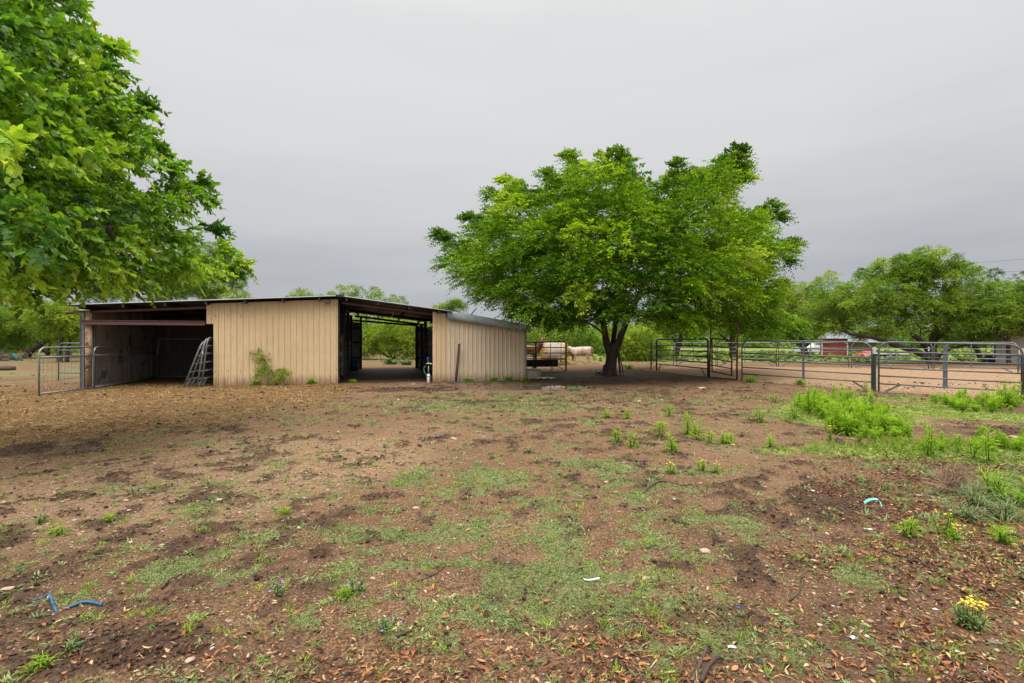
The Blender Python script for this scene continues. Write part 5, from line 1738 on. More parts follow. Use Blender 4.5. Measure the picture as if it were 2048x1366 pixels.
def quadruped(p, rotz, H, L, label, nm, coat_m, head, neck, leg_r, chest, belly, tail_m, hind=0.0):
    """H withers height, L chest to rump; +X is the way it faces; head = list of (x, z, y) from poll to muzzle"""
    t = thing(nm, label, nm, p, rotz)
    v, e, r_ = [], [], []
    def add(x, y, z, rr, par=None):
        v.append((x, y, z)); r_.append(rr)
        if par is not None: e.append((par, len(v) - 1))
        return len(v) - 1
    zc = H - chest * 1.02
    a = add(-L * .42, 0, zc + .02 * H, (belly * .92, belly * .9))                  # pelvis root
    rump = add(-L * .56, 0, zc + .02, (belly * .72, belly * .8), a)
    b1 = add(-L * .2, 0, zc - .04 * H, (belly, belly * 1.03), a)
    b2 = add(.05 * L, 0, zc - .045 * H, (belly * 1.02, belly * 1.06), b1)
    sh = add(.30 * L, 0, zc - .01 * H, (chest * .86, chest), b2)
    br = add(.43 * L, 0, zc - .03 * H, (chest * .6, chest * .75), sh)
    nk = br
    for x, z, y, rr in neck: nk = add(x * L, y, z * H, rr, nk)
    hd = nk
    for x, z, y, rr in head: hd = add(x * L, y, z * H, rr, hd)
    for sy, dx in ((-1, .04), (1, -.06)):
        up = add(.30 * L + dx, sy * chest * .5, zc - chest * .75, leg_r * 2.0, sh)
        kn = add(.31 * L + dx, sy * chest * .5, H * .32, leg_r * 1.15, up)
        ft = add(.30 * L + dx, sy * chest * .5, H * .10, leg_r * .85, kn)
        add(.31 * L + dx, sy * chest * .5, H * .02, leg_r * 1.15, ft)
    for sy, dx in ((-1, -.05), (1, .05 + hind)):
        up = add(-L * .40 + dx, sy * belly * .55, zc - belly * .55, leg_r * 2.6, a)
        st = add(-L * .36 + dx, sy * belly * .55, H * .47, leg_r * 1.7, up)
        hk = add(-L * .435 + dx, sy * belly * .55, H * .30, leg_r * 1.2, st)
        ft = add(-L * .44 + dx, sy * belly * .55, H * .10, leg_r * .85, hk)
        add(-L * .43 + dx, sy * belly * .55, H * .02, leg_r * 1.2, ft)
    animal('body', v, e, r_, [coat_m], t)
    b = MB(); b.tube([(-L * .58, 0, zc + belly * .6), (-L * .635, 0, zc + belly * .3), (-L * .64, .02, zc - belly * .6), (-L * .635, .02, H * .36)], [.035, .03, .03, .05] if nm == 'horse' else [.03, .022, .018, .035], 7)
    b.build('tail', tail_m, t, True)
    return t, v


chest_coat = coat('chestnut coat', (.36, .13, .045), (.27, .085, .030), (.035, .018, .012), .34, 3)
dark_hair = mat('dark hair', (.03, .016, .01), (.05, .025, .014), .6, 20)
ph = gpt(1068, 738); ph = np.array((ph[0] - .42, ph[1] + .1, ph[2]))
Hh = 1.46
horse, hv = quadruped(ph, -.12, Hh, 1.6, 'chestnut horse with a white blaze looking at the camera over the black panel', 'horse', chest_coat,
                      [(.56, 1.20, -.20, .088), (.575, 1.10, -.34, .075), (.58, 1.0, -.44, .06), (.58, .955, -.485, .05)],
                      [(.50, 1.0, -.02, (.13, .2)), (.55, 1.13, -.06, (.10, .14)), (.56, 1.235, -.12, (.085, .10))], .055, .27, .29, dark_hair)
hx_, hy_ = .57 * 1.6, -.12
b = MB()
for sg in (-1, 1):
    c = np.array((.56 * 1.6 + sg * .065, -.12, 1.25 * Hh))
    b.add([c + np.array((-.03, 0, 0)), c + np.array((.03, 0, 0)), c + np.array((sg * .015, .03, .14)), c + np.array((0, .05, .0))], [(0, 1, 2), (1, 3, 2), (3, 0, 2)])
b.build('ears', chest_coat, horse)
b = MB(); pts = [np.array((.56 * 1.6, -.255, 1.235 * Hh)), np.array((.565 * 1.6, -.345, 1.17 * Hh)), np.array((.575 * 1.6, -.42, 1.09 * Hh)), np.array((.58 * 1.6, -.50, 1.0 * Hh)), np.array((.58 * 1.6, -.535, .96 * Hh))]
for i in range(4):
    b.beam(pts[i], pts[i + 1], .05 if i < 2 else .04, .02, 0, (1, 0, 0))
b.build('blaze', M['white'], horse, True)
b = MB()
for sg in (-1, 1):
    b.lathe([(0, .016), (.014, .008), (.016, 0), (.014, -.008), (0, -.016)], 8, (.565 * 1.6 + sg * .082, -.27, 1.17 * Hh))
b.build('eyes', M['black_metal'], horse, True)
b = MB()
for i in range(6):
    f = i / 5
    c = np.array((.42 * 1.6 + f * .2, .06 - f * .1, Hh * (1.0 + .25 * f)))
    b.tube([c + np.array((-.02, 0, .05)), c + np.array((-.06, .05, -.02)), c + np.array((-.08, .08, -.14))], [.03, .04, .015], 6)
b.build('mane', dark_hair, horse, True)

cow_coat = coat('roan cream coat', (.42, .325, .24), (.26, .135, .08), (.32, .24, .17), .1, 4, .57)
pc = gpt(1160, 727); kc = pc[1] / FPX
Hc = 35.5 * kc
cow, cv = quadruped(pc, math.pi + .03, Hc, 1.42, 'cream and tan horned cow eating at the bale, tail end towards the elm', 'cow', cow_coat,
                    [(.76, .66, .0, .14), (.86, .56, 0, .115), (.93, .48, 0, .10)],
                    [(.54, .86, 0, (.17, .23)), (.64, .78, 0, (.14, .17))], .068, .32, .335, cow_coat)
b = MB(); z = .74 * Hc
for sg in (-1, 1):
    b.tube([(.74 * 1.42, sg * .1, z), (.74 * 1.42 - .03, sg * .28, z - .03), (.66 * 1.42, sg * .42, z + .0), (.60 * 1.42, sg * .48, z + .26)], [.045, .04, .03, .008], 8)
b.build('horns', M['white_pvc'], cow, True)
b = MB()
for sg in (-1, 1):
    b.tube([(.73 * 1.42, sg * .1, z - .08), (.72 * 1.42, sg * .2, z - .12), (.71 * 1.42, sg * .26, z - .16)], [.02, .05, .01], 6)
b.build('ears', cow_coat, cow, True)
# ------------------------------------------------------------------ ground cover
def scatter(n, ymin, ymax, dens, power=2.0, wide=1.12):
    """candidates spread over the visible ground, kept with probability dens(masks); thinner with distance"""
    u = rng.random(n)
    if power == 2.0:
        y = ymin * (ymax / ymin) ** u
    else:
        e = 2 - power
        y = (ymin ** e + u * (ymax ** e - ymin ** e)) ** (1 / e)
    x = rng.uniform(-1, 1, n) * (wide * y + 1.9)
    m = masks(x, y)
    k = rng.random(n) < dens(m, x, y)
    x, y = x[k], y[k]
    m = {q: v[k] for q, v in m.items()}
    return x, y, gz(x, y, m), m


UP = np.array((0, 0, 1.0))
L_MAT = leaf_mat('mat grass', [(0, (.085, .125, .035)), (.4, (.165, .22, .068)), (.75, (.26, .31, .115)), (1, (.42, .42, .20))], .75, .25, .12, (1.05, 1.1, .7))
L_LIME = leaf_mat('lime grass', [(0, (.085, .13, .018)), (.5, (.17, .235, .032)), (1, (.29, .36, .065))], .6, .35, .25)
L_WEED = leaf_mat('weed leaves', [(0, (.07, .16, .014)), (.4, (.17, .30, .02)), (.75, (.31, .46, .035)), (1, (.46, .58, .07))], .6, .42, .15)
L_SAGE = leaf_mat('sage weed leaves', [(0, (.07, .12, .04)), (.5, (.155, .215, .085)), (1, (.27, .33, .16))], .75, .25, .12)
L_OAK = leaf_mat('dead oak leaves', [(0, (.05, .022, .014)), (.35, (.13, .052, .026)), (.62, (.27, .105, .040)), (.85, (.39, .20, .08)), (1, (.48, .33, .17))], .5, .05, .2, (1, .8, .5))
L_STR = leaf_mat('straw bits', [(0, (.13, .075, .028)), (.45, (.34, .215, .08)), (.8, (.58, .41, .18)), (1, (.70, .56, .32))], .8, .05, .2, (1, 1, 1))

# creeping mat of short blades
x, y, z, m = scatter(165000, 1.4, 16, lambda m, x, y: np.clip(m['grass'] * 1.05, 0, 1) * (.80 + .2 * sstep(6, 3, y)))
nb = 5
X = np.repeat(x, nb); Y = np.repeat(y, nb); Z = np.repeat(z, nb); n = len(X)
jr = .014 + .004 * Y
O = np.stack([X + rng.normal(size=n) * jr, Y + rng.normal(size=n) * jr, Z - .003], 1)
D = rand_dir(n); D[:, 2] = np.abs(D[:, 2]) * .55 + .12
ln = (.015 + .0036 * Y) * rng.uniform(.55, 1.35, n); wd = (.0035 + .0009 * Y) * rng.uniform(.7, 1.3, n)
V, F = leaf_quads(O, D, rand_dir(n) * .6 + UP, ln, wd, .08)
tn = np.clip(.48 + .42 * (fbm(X * 1.7, Y * 1.7, 3, 401) - .5) + rng.normal(size=n) * .2, 0, 1)
tag(np_mesh('ground_grass', V, F, L_MAT, tn), 'short grey-green creeping grass in patches on the bare soil', kind='stuff')

# lime moss-like mat at the right
x, y, z, m = scatter(70000, 5, 17, lambda m, x, y: np.clip(m['moss'], 0, 1) * .9)
nb = 5
X = np.repeat(x, nb); Y = np.repeat(y, nb); Z = np.repeat(z, nb); n = len(X)
O = np.stack([X + rng.normal(size=n) * .03, Y + rng.normal(size=n) * .03, Z - .003], 1)
D = rand_dir(n); D[:, 2] = np.abs(D[:, 2]) * .4 + .15
near = blob(X, Y, 7.2, 8.05, 3.0, .38, .04)
ln = (.03 + .0022 * Y + .10 * near) * rng.uniform(.6, 1.3, n)
D[:, 2] += 1.2 * near
V, F = leaf_quads(O, D, rand_dir(n) * .6 + UP, ln, (.006 + .0008 * Y) * rng.uniform(.7, 1.3, n), .08)
tag(np_mesh('lime_grass', V, F, L_LIME, np.clip(.42 + .3 * near + .35 * (fbm(X * 1.3, Y * 1.3, 3, 411) - .5) + rng.normal(size=n) * .18, 0, 1)), 'bright lime moss and grass on the wet ground before the pen', kind='stuff')

# scattered tufts and rosettes all over the bare yard
def tufts(n, ymin, ymax, dens, mat_, name, label, k, l0, w0, rise, seed, flat=False):
    x, y, z, m = scatter(n, ymin, ymax, dens)
    sc = rng.uniform(.5, 1.4, len(x)) * (1 + .02 * y)
    X = np.repeat(x, k); Y = np.repeat(y, k); Z = np.repeat(z, k); S = np.repeat(sc, k); n = len(X)
    a = rng.uniform(0, 2 * math.pi, n); el = rng.uniform(*rise, n)
    D = np.stack([np.cos(a) * np.cos(el), np.sin(a) * np.cos(el), np.sin(el)], 1)
    O = np.stack([X, Y, Z - .004], 1) + D * (.01 * S)[:, None] * np.array((1, 1, 0)) + rng.normal(size=(n, 3)) * (.012 * S)[:, None] * np.array((1, 1, 0))
    V, F = leaf_quads(O, D, UP + rand_dir(n) * .3, l0 * S * rng.uniform(.6, 1.25, n), w0 * S * (1 + .05 * Y) * rng.uniform(.7, 1.2, n), .10, .5)
    t = np.clip(np.repeat(rng.uniform(.2, .8, len(x)), k) + rng.normal(size=n) * .12, 0, 1)
    return tag(np_mesh(name, V, F, mat_, t), label, kind='stuff')


open_soil = lambda m: (1 - m['straw'] * .93) * (1 - m['damp_shaded'] * .8 * (m['damp_shaded'] > .43)) * (1 - m['mud']) * (1 - m['sand'])
clump = lambda x, y, s, f=1.2: sstep(.5, .66, fbm(x * f, y * f, 3, s))
tufts(10500, 1.4, 16, lambda m, x, y: open_soil(m) * (.30 * clump(x, y, 501) + .08) * (1 - .5 * m['churn']), L_WEED, 'grass_tufts', 'small bright grass tufts dotted over the yard', 16, .036, .0036, (.3, 1.2), 1)
tufts(14000, 1.4, 16, lambda m, x, y: open_soil(m) * (.40 * clump(x, y, 511, 1.7) + .09) * (1 - .4 * m['churn']), L_SAGE, 'sage_rosettes', 'low grey-green weed rosettes dotted over the yard', 16, .034, .0075, (.05, .6), 2)
tufts(11000, 1.4, 15, lambda m, x, y: open_soil(m) * (.34 * clump(x, y, 521, 2.1) + .08), L_MAT, 'weed_rosettes', 'low green weed rosettes dotted over the yard', 18, .04, .0065, (.1, .8), 3)
tufts(9000, 1.4, 9, lambda m, x, y: np.maximum(m['litter'] * sstep(4.0, 6.0, y + .5 * x - 1.5) * .35, .8 * sstep(.25, .6, blob(x, y, 5.5, 5.4, 1.1, 1.0))), L_SAGE, 'litter_weeds', 'straggling green weeds in the leaf litter at the right', 16, .07, .0075, (.2, 1.1), 4)
tufts(3000, 14, 30, lambda m, x, y: sstep(.55, .62, fbm(x * .5, y * .5, 3, 531)) * .3 * (1 - m['straw']) * (1 - m['inside']) * (1 - m['sand'] * .85), L_MAT, 'yard_weeds', 'sparse low weeds on the farther yard', 12, .09, .009, (.1, .9), 5)
tufts(5000, 34, 75, lambda m, x, y: m['field'] * .8, L_LIME, 'field_grass', 'yellow-green pasture grass beyond the pen', 8, .13, .05, (.5, 1.4), 6)

# fallen oak leaves
x, y, z, m = scatter(150000, 1.4, 8.5, lambda m, x, y: np.clip(m['litter'] * (.72 + .28 * sstep(3.0, 4.5, y)) * (.40 + .9 * sstep(.4, .6, m['mid'])) * (1 - .4 * m['moss']) + .010 * sstep(5, 3, y), 0, 1) * (1 - .5 * m['grass']), 1.2)
n = len(x)
a = rng.uniform(0, 2 * math.pi, n)
D = np.stack([np.cos(a), np.sin(a), rng.normal(size=n) * .22], 1)
Nn = UP + rand_dir(n) * .5
ll = np.clip(np.exp(rng.normal(size=n) * .32) * .031, .013, .062) * (1 + .05 * np.clip(y - 4, 0, 4)); ww = ll * rng.uniform(.28, .44, n)
O = np.stack([x, y, z + .006 + .012 * rng.random(n) ** 2], 1)
Dn = nrm(D); S = nrm(np.cross(Dn, Nn)); U = np.cross(S, Dn)
curl = (rng.normal(size=n) * .24)[:, None]; cup = (rng.uniform(.02, .30, n) ** 1.2 * np.where(rng.random(n) < .75, 1, -1))[:, None]
Lc = ll[:, None]; Wc = ww[:, None]
P = lambda t, s, u: O + Dn * Lc * t + S * Wc * s + U * Lc * (u + curl * (t - .5) ** 2 * 4)
pts = [P(0, 0, 0), P(.3, .45, cup), P(.3, 0, 0), P(.3, -.45, cup), P(.68, .42, cup), P(.68, 0, 0), P(.68, -.42, cup), P(1, 0, 0)]
V = np.stack(pts, 1).reshape(-1, 3)
q = np.array([[0, 2, 1], [0, 3, 2], [1, 2, 5], [1, 5, 4], [2, 3, 6], [2, 6, 5], [4, 5, 7], [5, 6, 7]])
F = ((np.arange(n) * 8)[:, None, None] + q[None]).reshape(-1, 3)
tn = np.clip(.48 + rng.normal(size=n) * .30 - .18 * sstep(3.5, 6.5, y), 0, 1)
tag(np_mesh('leaf_litter', V, F, L_OAK, np.repeat(tn, 8), smooth=True), 'scattered orange-brown fallen oak leaves', kind='stuff')

# straw lying about
x, y, z, m = scatter(110000, 6, 19, lambda m, x, y: m['straw'] * (.25 + .75 * sstep(.4, .6, fbm(x * 1.1, y * 1.8, 3, 602))))
n = len(x); a = rng.uniform(0, 2 * math.pi, n)
D = np.stack([np.cos(a), np.sin(a), rng.normal(size=n) * .28], 1)
V, F = leaf_quads(np.stack([x, y, z + .004 + .02 * rng.random(n)], 1), D, UP + rand_dir(n) * .4, rng.uniform(.06, .22, n), rng.uniform(.004, .0075, n) * (1 + .05 * y), .05)
tag(np_mesh('straw', V, F, L_STR, np.clip(.36 + .6 * (fbm(x * 1.4, y * 1.4, 3, 601) - .5) + rng.normal(size=n) * .22, 0, 1)), 'trampled golden straw before the open stall', kind='stuff')
# dry stems and twigs on the soil
x, y, z, m = scatter(8000, 1.4, 9, lambda m, x, y: .05 + .5 * m['litter'])
n = len(x); a = rng.uniform(0, 2 * math.pi, n)
D = np.stack([np.cos(a), np.sin(a), rng.normal(size=n) * .12], 1)
V, F = leaf_quads(np.stack([x, y, z + .006], 1), D, UP + rand_dir(n) * .4, rng.uniform(.03, .15, n), rng.uniform(.0025, .0045, n), .04)
tag(np_mesh('dry_stems', V, F, L_STR, np.clip(.40 + rng.normal(size=n) * .3, 0, 1)), 'thin dry stems and twigs lying on the soil', kind='stuff')


# pebbles and clods
def rock_proto(sub, seed):
    import bmesh
    bm = bmesh.new(); bmesh.ops.create_icosphere(bm, subdivisions=sub, radius=1)
    v = np.array([q.co[:] for q in bm.verts]); f = np.array([[q.index for q in p.verts] for p in bm.faces]); bm.free()
    r_ = np.random.default_rng(seed)
    for _ in range(5):
        d = nrm(r_.normal(size=3)); h = r_.uniform(.45, .8)
        k = v @ d; v = v - np.outer(np.maximum(0, k - h), d)
    v *= 1 + .13 * r_.normal(size=(len(v), 1))
    return v, f


PRO = [rock_proto(1, s) for s in range(6)]


def rocks(x, y, z, sx, sy, sz, name, label, mt, tn, sink=.35, smooth=True):
    Vs, Fs, Ts = [], [], []; off = 0
    which = rng.integers(0, len(PRO), len(x))
    for w in range(len(PRO)):
        k = which == w; n = k.sum()
        if not n: continue
        v, f = PRO[w]
        a = rng.uniform(0, 2 * math.pi, n); c, s = np.cos(a)[:, None], np.sin(a)[:, None]
        vx = v[None, :, 0] * sx[k][:, None]; vy = v[None, :, 1] * sy[k][:, None]; vz = v[None, :, 2] * sz[k][:, None]
        VV = np.stack([x[k][:, None] + vx * c - vy * s, y[k][:, None] + vx * s + vy * c, (z[k] + sz[k] * (1 - 2 * sink))[:, None] + vz], 2).reshape(-1, 3)
        Fs.append(((np.arange(n) * len(v))[:, None, None] + f[None]).reshape(-1, 3) + off); off += len(VV)
        Vs.append(VV); Ts.append(np.repeat(tn[k], len(f)))
    return tag(np_mesh(name, np.concatenate(Vs), np.concatenate(Fs), mt, np.concatenate(Ts), smooth=smooth), label, kind='stuff')


M_PEB = leaf_mat('pebbles', [(0, (.085, .048, .03)), (.4, (.20, .125, .077)), (.8, (.34, .235, .155)), (1, (.46, .38, .29))], .8, 0, .15)
M_CLOD = leaf_mat('soil clods', [(0, (.026, .017, .012)), (.5, (.062, .039, .028)), (1, (.12, .077, .055))], .9, 0, .2)
x, y, z, m = scatter(95000, 1.4, 15, lambda m, x, y: np.clip(.14 + .75 * m['pale'] - .4 * m['grass'] - .3 * m['churn'], .01, 1) * (1 - m['straw']) * (1 - m['moss']) * (1 - .5 * m['damp_shaded']), 1.7)
n = len(x); s = np.exp(rng.normal(size=n) * .5) * .0075 * (1 + .045 * y)
s = np.minimum(s, .012 + .0032 * y)
rocks(x, y, z, s * rng.uniform(.9, 1.6, n), s, s * rng.uniform(.35, .7, n), 'gravel', 'pale pebbles strewn over the soil', M_PEB, np.clip(.5 + .25 * rng.normal(size=n), 0, 1))
x, y, z, m = scatter(180000, 1.4, 19, lambda m, x, y: np.clip(m['churn'] * .75 + .04, 0, 1) * (1 - .7 * m['grass']) * (1 - m['moss']), 1.8)
n = len(x); s = np.exp(rng.normal(size=n) * .5) * .0045 * (1 + .11 * y)
s = np.minimum(s, .009 + .003 * y)
rocks(x, y, z, s * rng.uniform(.9, 1.4, n), s, s * rng.uniform(.6, .95, n), 'soil_clods', 'dark crumbly clods of churned soil', M_CLOD, np.clip(.45 + .28 * rng.normal(size=n), 0, 1), .3, False)

# ------------------------------------------------------------------ single plants
def plant_mesh(seed, h, stems, leaves, ll, lw, spread=.10, rise=(.5, 1.2), droop=.3, top=True):
    """upright weed: a few stems clothed in narrow leaves; returns arrays of leaf quads and stem paths"""
    r_ = np.random.default_rng(seed)
    Vs, Fs, Ts = [], [], []; off = 0; mb = MB()
    for s in range(stems):
        a = r_.uniform(0, 6.28); lean = r_.uniform(0, spread) * (1 if stems > 1 else .4); hs = h * r_.uniform(.65, 1.0) if s else h
        tip = np.array((math.cos(a) * lean * h * 2, math.sin(a) * lean * h * 2, hs)); b0 = np.array((math.cos(a), math.sin(a), 0)) * .03 * (s > 0)
        mb.tube([b0 - np.array((0, 0, .02)), b0 + tip * .5 + np.array((0, 0, .0)), b0 + tip], [.006, .005, .002], 5, cap=False)
        t = np.sort(r_.uniform(.04, 1.0, leaves)); az = np.arange(leaves) * 2.4 + r_.normal(size=leaves) * .3
        el = rise[0] + (rise[1] - rise[0]) * t + r_.normal(size=leaves) * .15
        O = b0 + tip * t[:, None]
        D = np.stack([np.cos(az) * np.cos(el), np.sin(az) * np.cos(el), np.sin(el)], 1)
        ln = ll * (1.15 - .65 * t) * r_.uniform(.75, 1.2, leaves)
        for part in range(2):                       # two quads per leaf so that it arches
            O2 = O + D * (ln * .5)[:, None] * part
            D2 = D.copy(); D2[:, 2] -= droop * part * 1.6; D2 = nrm(D2)
            V, F = leaf_quads(O2, D2, np.array((0, 0, 1.0)) + r_.normal(size=(leaves, 3)) * .25, ln * .56, lw * (1.1 - .5 * t) * (1.0 if part == 0 else .8), .06, .8 if part == 0 else .25)
            Vs.append(V); Fs.append(F + off); off += len(V)
            Ts.append(np.clip(.30 + .45 * t + r_.normal(size=leaves) * .12, 0, 1))
    return np.concatenate(Vs), np.concatenate(Fs), np.concatenate(Ts), mb


def plant(name, label, cat, loc, args, mt, group=None, flowers=None, rot=0.0, sc=1.0):
    V, F, T, mb = plant_mesh(*args)
    t = thing(name, label, cat, loc, rot, group); t.scale = (sc,) * 3
    np_mesh('leaves', V, F, mt, T, t)
    mb.build('stem', mt, t)
    if flowers:
        fm, cnt, r0, h0, sp = flowers
        r_ = np.random.default_rng(args[0] + 99); b = MB()
        for i in range(cnt):
            a = r_.uniform(0, 6.28); q = r_.random() ** .5 * sp
            c = np.array((q * math.cos(a), q * math.sin(a), h0 * r_.uniform(.82, 1.12)))
            n = 7; ring = [c + np.array((math.cos(j * 6.283 / n) * r0, math.sin(j * 6.283 / n) * r0, r_.normal() * r0 * .2)) for j in range(n)]
            b.add([c + np.array((0, 0, r0 * .5))] + ring + [c - np.array((0, 0, r0 * .5))], [(0, 1 + j, 1 + (j + 1) % n) for j in range(n)] + [(n + 1, 1 + (j + 1) % n, 1 + j) for j in range(n)])
        b.build('flowers', fm, t)
    return t


M_YEL = mat('yellow petals', (.72, .50, .012), (.62, .40, .01), .6, 30)
M_PUR = mat('purple petals', (.30, .20, .55), (.24, .15, .46), .6, 30)

protos = []
for i, a in enumerate([(1, .40, 4, 44, .16, .024, .14, (.15, 1.05)), (2, .32, 5, 38, .15, .024, .16, (.1, 1.0)), (3, .48, 3, 48, .15, .022, .10, (.2, 1.1)), (4, .24, 6, 30, .14, .024, .2, (.1, .9)), (5, .36, 6, 36, .17, .026, .16, (.1, 1.0))]):
    protos.append(a)
gA = 'leafy weeds crowding the wet ground before the long grey panel'
gB = 'leafy weeds against the nearest grey panel'
lA = 'bright green leafy weed in the dense patch in front of the white-topped green post'
lB = 'bright green leafy weed in the dense patch against the nearest grey panel'
first = {}


def weed_patch(poly, n, label, group, smin, smax, sd):
    r_ = np.random.default_rng(sd)
    P = np.array(poly, float); pts = []
    while len(pts) < n * 6:
        a = r_.uniform(P[:, 0].min(), P[:, 0].max()); b_ = r_.uniform(P[:, 1].min(), P[:, 1].max())
        if in_poly(np.array([a]), np.array([b_]), poly)[0]: pts.append((a, b_))
    W = np.array([gp(a, b_)[:3] for a, b_ in pts])
    state = rng.bit_generator.state
    W = pick_spread(W, int(n * 1.6)); W = W[r_.permutation(len(W))[:n]]; rng.bit_generator.state = state
    for i, w in enumerate(W):
        k = int(r_.integers(len(protos)))
        s = smin + (smax - smin) * float(np.clip(.15 + 1.5 * (fbm(np.array([w[0] * 1.1]), np.array([w[1] * 1.1]), 2, sd)[0] - .25) + r_.normal() * .22, 0, 1.15))
        if (k, group) not in first:
            first[(k, group)] = plant('leafy_weed', label, 'weed', w, protos[k], L_WEED, group, None, r_.uniform(0, 6.28), s)
        else:
            copy_thing(first[(k, group)], w, r_.uniform(0, 6.28), (s, s, s * r_.uniform(.85, 1.25)), label, group)


weed_patch([(1592, 806), (1630, 800), (1700, 806), (1716, 818), (1800, 846), (1800, 868), (1830, 884), (1760, 884), (1700, 876), (1664, 882), (1660, 850), (1610, 826)], 96, lA, gA, .25, 1.05, 41)
weed_patch([(1700, 884), (1850, 888), (2046, 884), (2046, 902), (1900, 906), (1760, 898)], 34, 'small lime green weed in the loose band of weeds below the grey mud', 'loose weeds along the lime grass', .22, .6, 47)
weed_patch([(1846, 802), (1890, 800), (1960, 805), (2040, 804), (2030, 820), (1960, 828), (1930, 824), (1890, 812)], 46, lB, gB, .30, 1.1, 43)

single = [(1212, 836, .22, 'small leafy weed on bare soil, left of a pair before the elm'), (1256, 838, .26, 'small leafy weed on bare soil, right of a pair before the elm'),
          (1337, 833, .30, 'slim weed standing in the faint wheel track before the red gate'), (1320, 874, .42, 'slim upright weed left of the loose cluster in mid yard'),
          (1374, 869, .46, 'tallest weed of the loose cluster in mid yard'), (1396, 880, .42, 'bushy weed at the right of the loose cluster in mid yard'),
          (1418, 890, .30, 'low spreading weed right of the loose cluster in mid yard'), (1446, 888, .22, 'small pale weed farthest right of the mid-yard cluster'),
          (1236, 886, .28, 'leafy low weed left of the mid-yard cluster'), (1263, 894, .30, 'upright weed beside a low one, left of the mid-yard cluster'),
          (1346, 904, .32, 'rosette-like weed in front of the mid-yard cluster'), (1549, 805, .26, 'lone leafy weed left of the dense green patch'),
          (1519, 845, .36, 'lone upright weed on bare soil left of the dense green patch'), (1589, 840, .50, 'tall weed standing at the left edge of the dense green patch'),
          (1737, 800, .22, 'thin weed under the foot of the white-topped green post'), (1731, 784, .40, 'leafy weed growing at the end post of the long grey panel'),
          (1856, 915, .48, 'broad-leaved weed on the near edge of the lime grass'), (1945, 916, .30, 'spiky pale green weed beside the tall feathery one at the right'),
          (1978, 926, .55, 'tall feathery weed at the right edge of the leaf litter'), (2008, 798, .62, 'tall weed growing through the nearest grey panel'),
          (215, 1044, .07, 'small yellow-green weed on the stony ground at left'), (115, 1072, .07, 'small yellow-tipped weed beside a grass patch at far left'),
          (570, 1028, .07, 'small lime weed on bare soil, left of the grassy middle'), (78, 1340, .07, 'bright green tuft in the bottom left corner below the blue hose'),
          (1812, 1072, .15, 'lone green weed in the leaf litter right of the green plastic strip'), (1540, 895, .2, 'tiny weed on dark soil before the dense patch'),
          (690, 1200, .06, 'low weed on the bare patch below the purple flowers'), (1460, 886, .18, 'tiny pale weed beside the mid-yard cluster'),
          (2000, 1085, .15, 'ragged weed in the litter at the right edge')]
for i, (px, py, h, lb) in enumerate(single):
    w = gp(px, py); k = i % 4
    plant('leafy_weed', lb, 'weed', w, (60 + i, h * (.74 if 820 < py < 930 and px < 1480 else .85), 3 if h > .3 else 4, 26 if h > .3 else 14, min(.10 + .16 * h, .035 + .6 * h), .006 + .04 * h if h < .12 else .015 + .018 * h, .15, (.1, .95)), L_WEED, None, None, i * 1.3)
for i, (px, py, h, lb, cnt) in enumerate([(1944, 1250, .155, 'yellow flowering weed in the fallen leaves at the lower right', 34), (1404, 945, .12, 'small yellow flowers, left of a pair on dark soil right of centre', 5),
                                         (1437, 948, .13, 'small yellow flowers, right of a pair on dark soil right of centre', 5), (1340, 945, .12, 'yellow-flowered low weed before the mid-yard cluster', 7),
                                         (1664, 882, .22, 'yellow-flowered weed at the near corner of the dense green patch', 10), (1706, 846, .34, 'yellow flowers in the middle of the dense green patch', 8),
                                         (1890, 1072, .22, 'yellow-flowered weed in the leaf litter at the right', 6), (1916, 1085, .12, 'second low yellow-flowered weed in the litter, nearer the edge', 7)]):
    w = gp(px, py)
    plant('yellow_flower', lb, 'flower', w, (200 + i, h * .85, 13 if i == 0 else 4, 22 if i == 0 else 16, .06 if i == 0 else .07, .011, .24 if i == 0 else .2, (.1, 1.0)), L_MAT if i == 0 else L_WEED, None, (M_YEL, cnt, .009 if i == 0 else .007 + .0006 * w[1], h, h * .42))
for i, (px, py, lb, cnt) in enumerate([(560, 1190, 'purple flowers on bare soil left of centre, at the lower middle', 6), (150, 1300, 'purple flower under the blue hose at the lower left', 2), (770, 896, 'purple flower, left of the row in mid yard', 5),
                                       (848, 882, 'purple flowers in the middle of the mid-yard row', 6), (876, 876, 'purple flowers at the right of the mid-yard row', 6), (268, 988, 'purple flower on stony ground at left', 2),
                                       (78, 1046, 'purple flower at the far left stones', 2), (710, 1190, 'purple flower beside the green mat, lower middle', 2), (775, 1270, 'purple flower in fallen leaves, bottom middle', 3), (1062, 908, 'small purple flower in the middle of the yard', 2)]):
    w = gp(px, py)
    plant('purple_flower', lb, 'flower', w, (300 + i, .07, 4, 10, .06, .012, .3), L_SAGE, None, (M_PUR, cnt, .006 + .0006 * w[1], .05, .09))

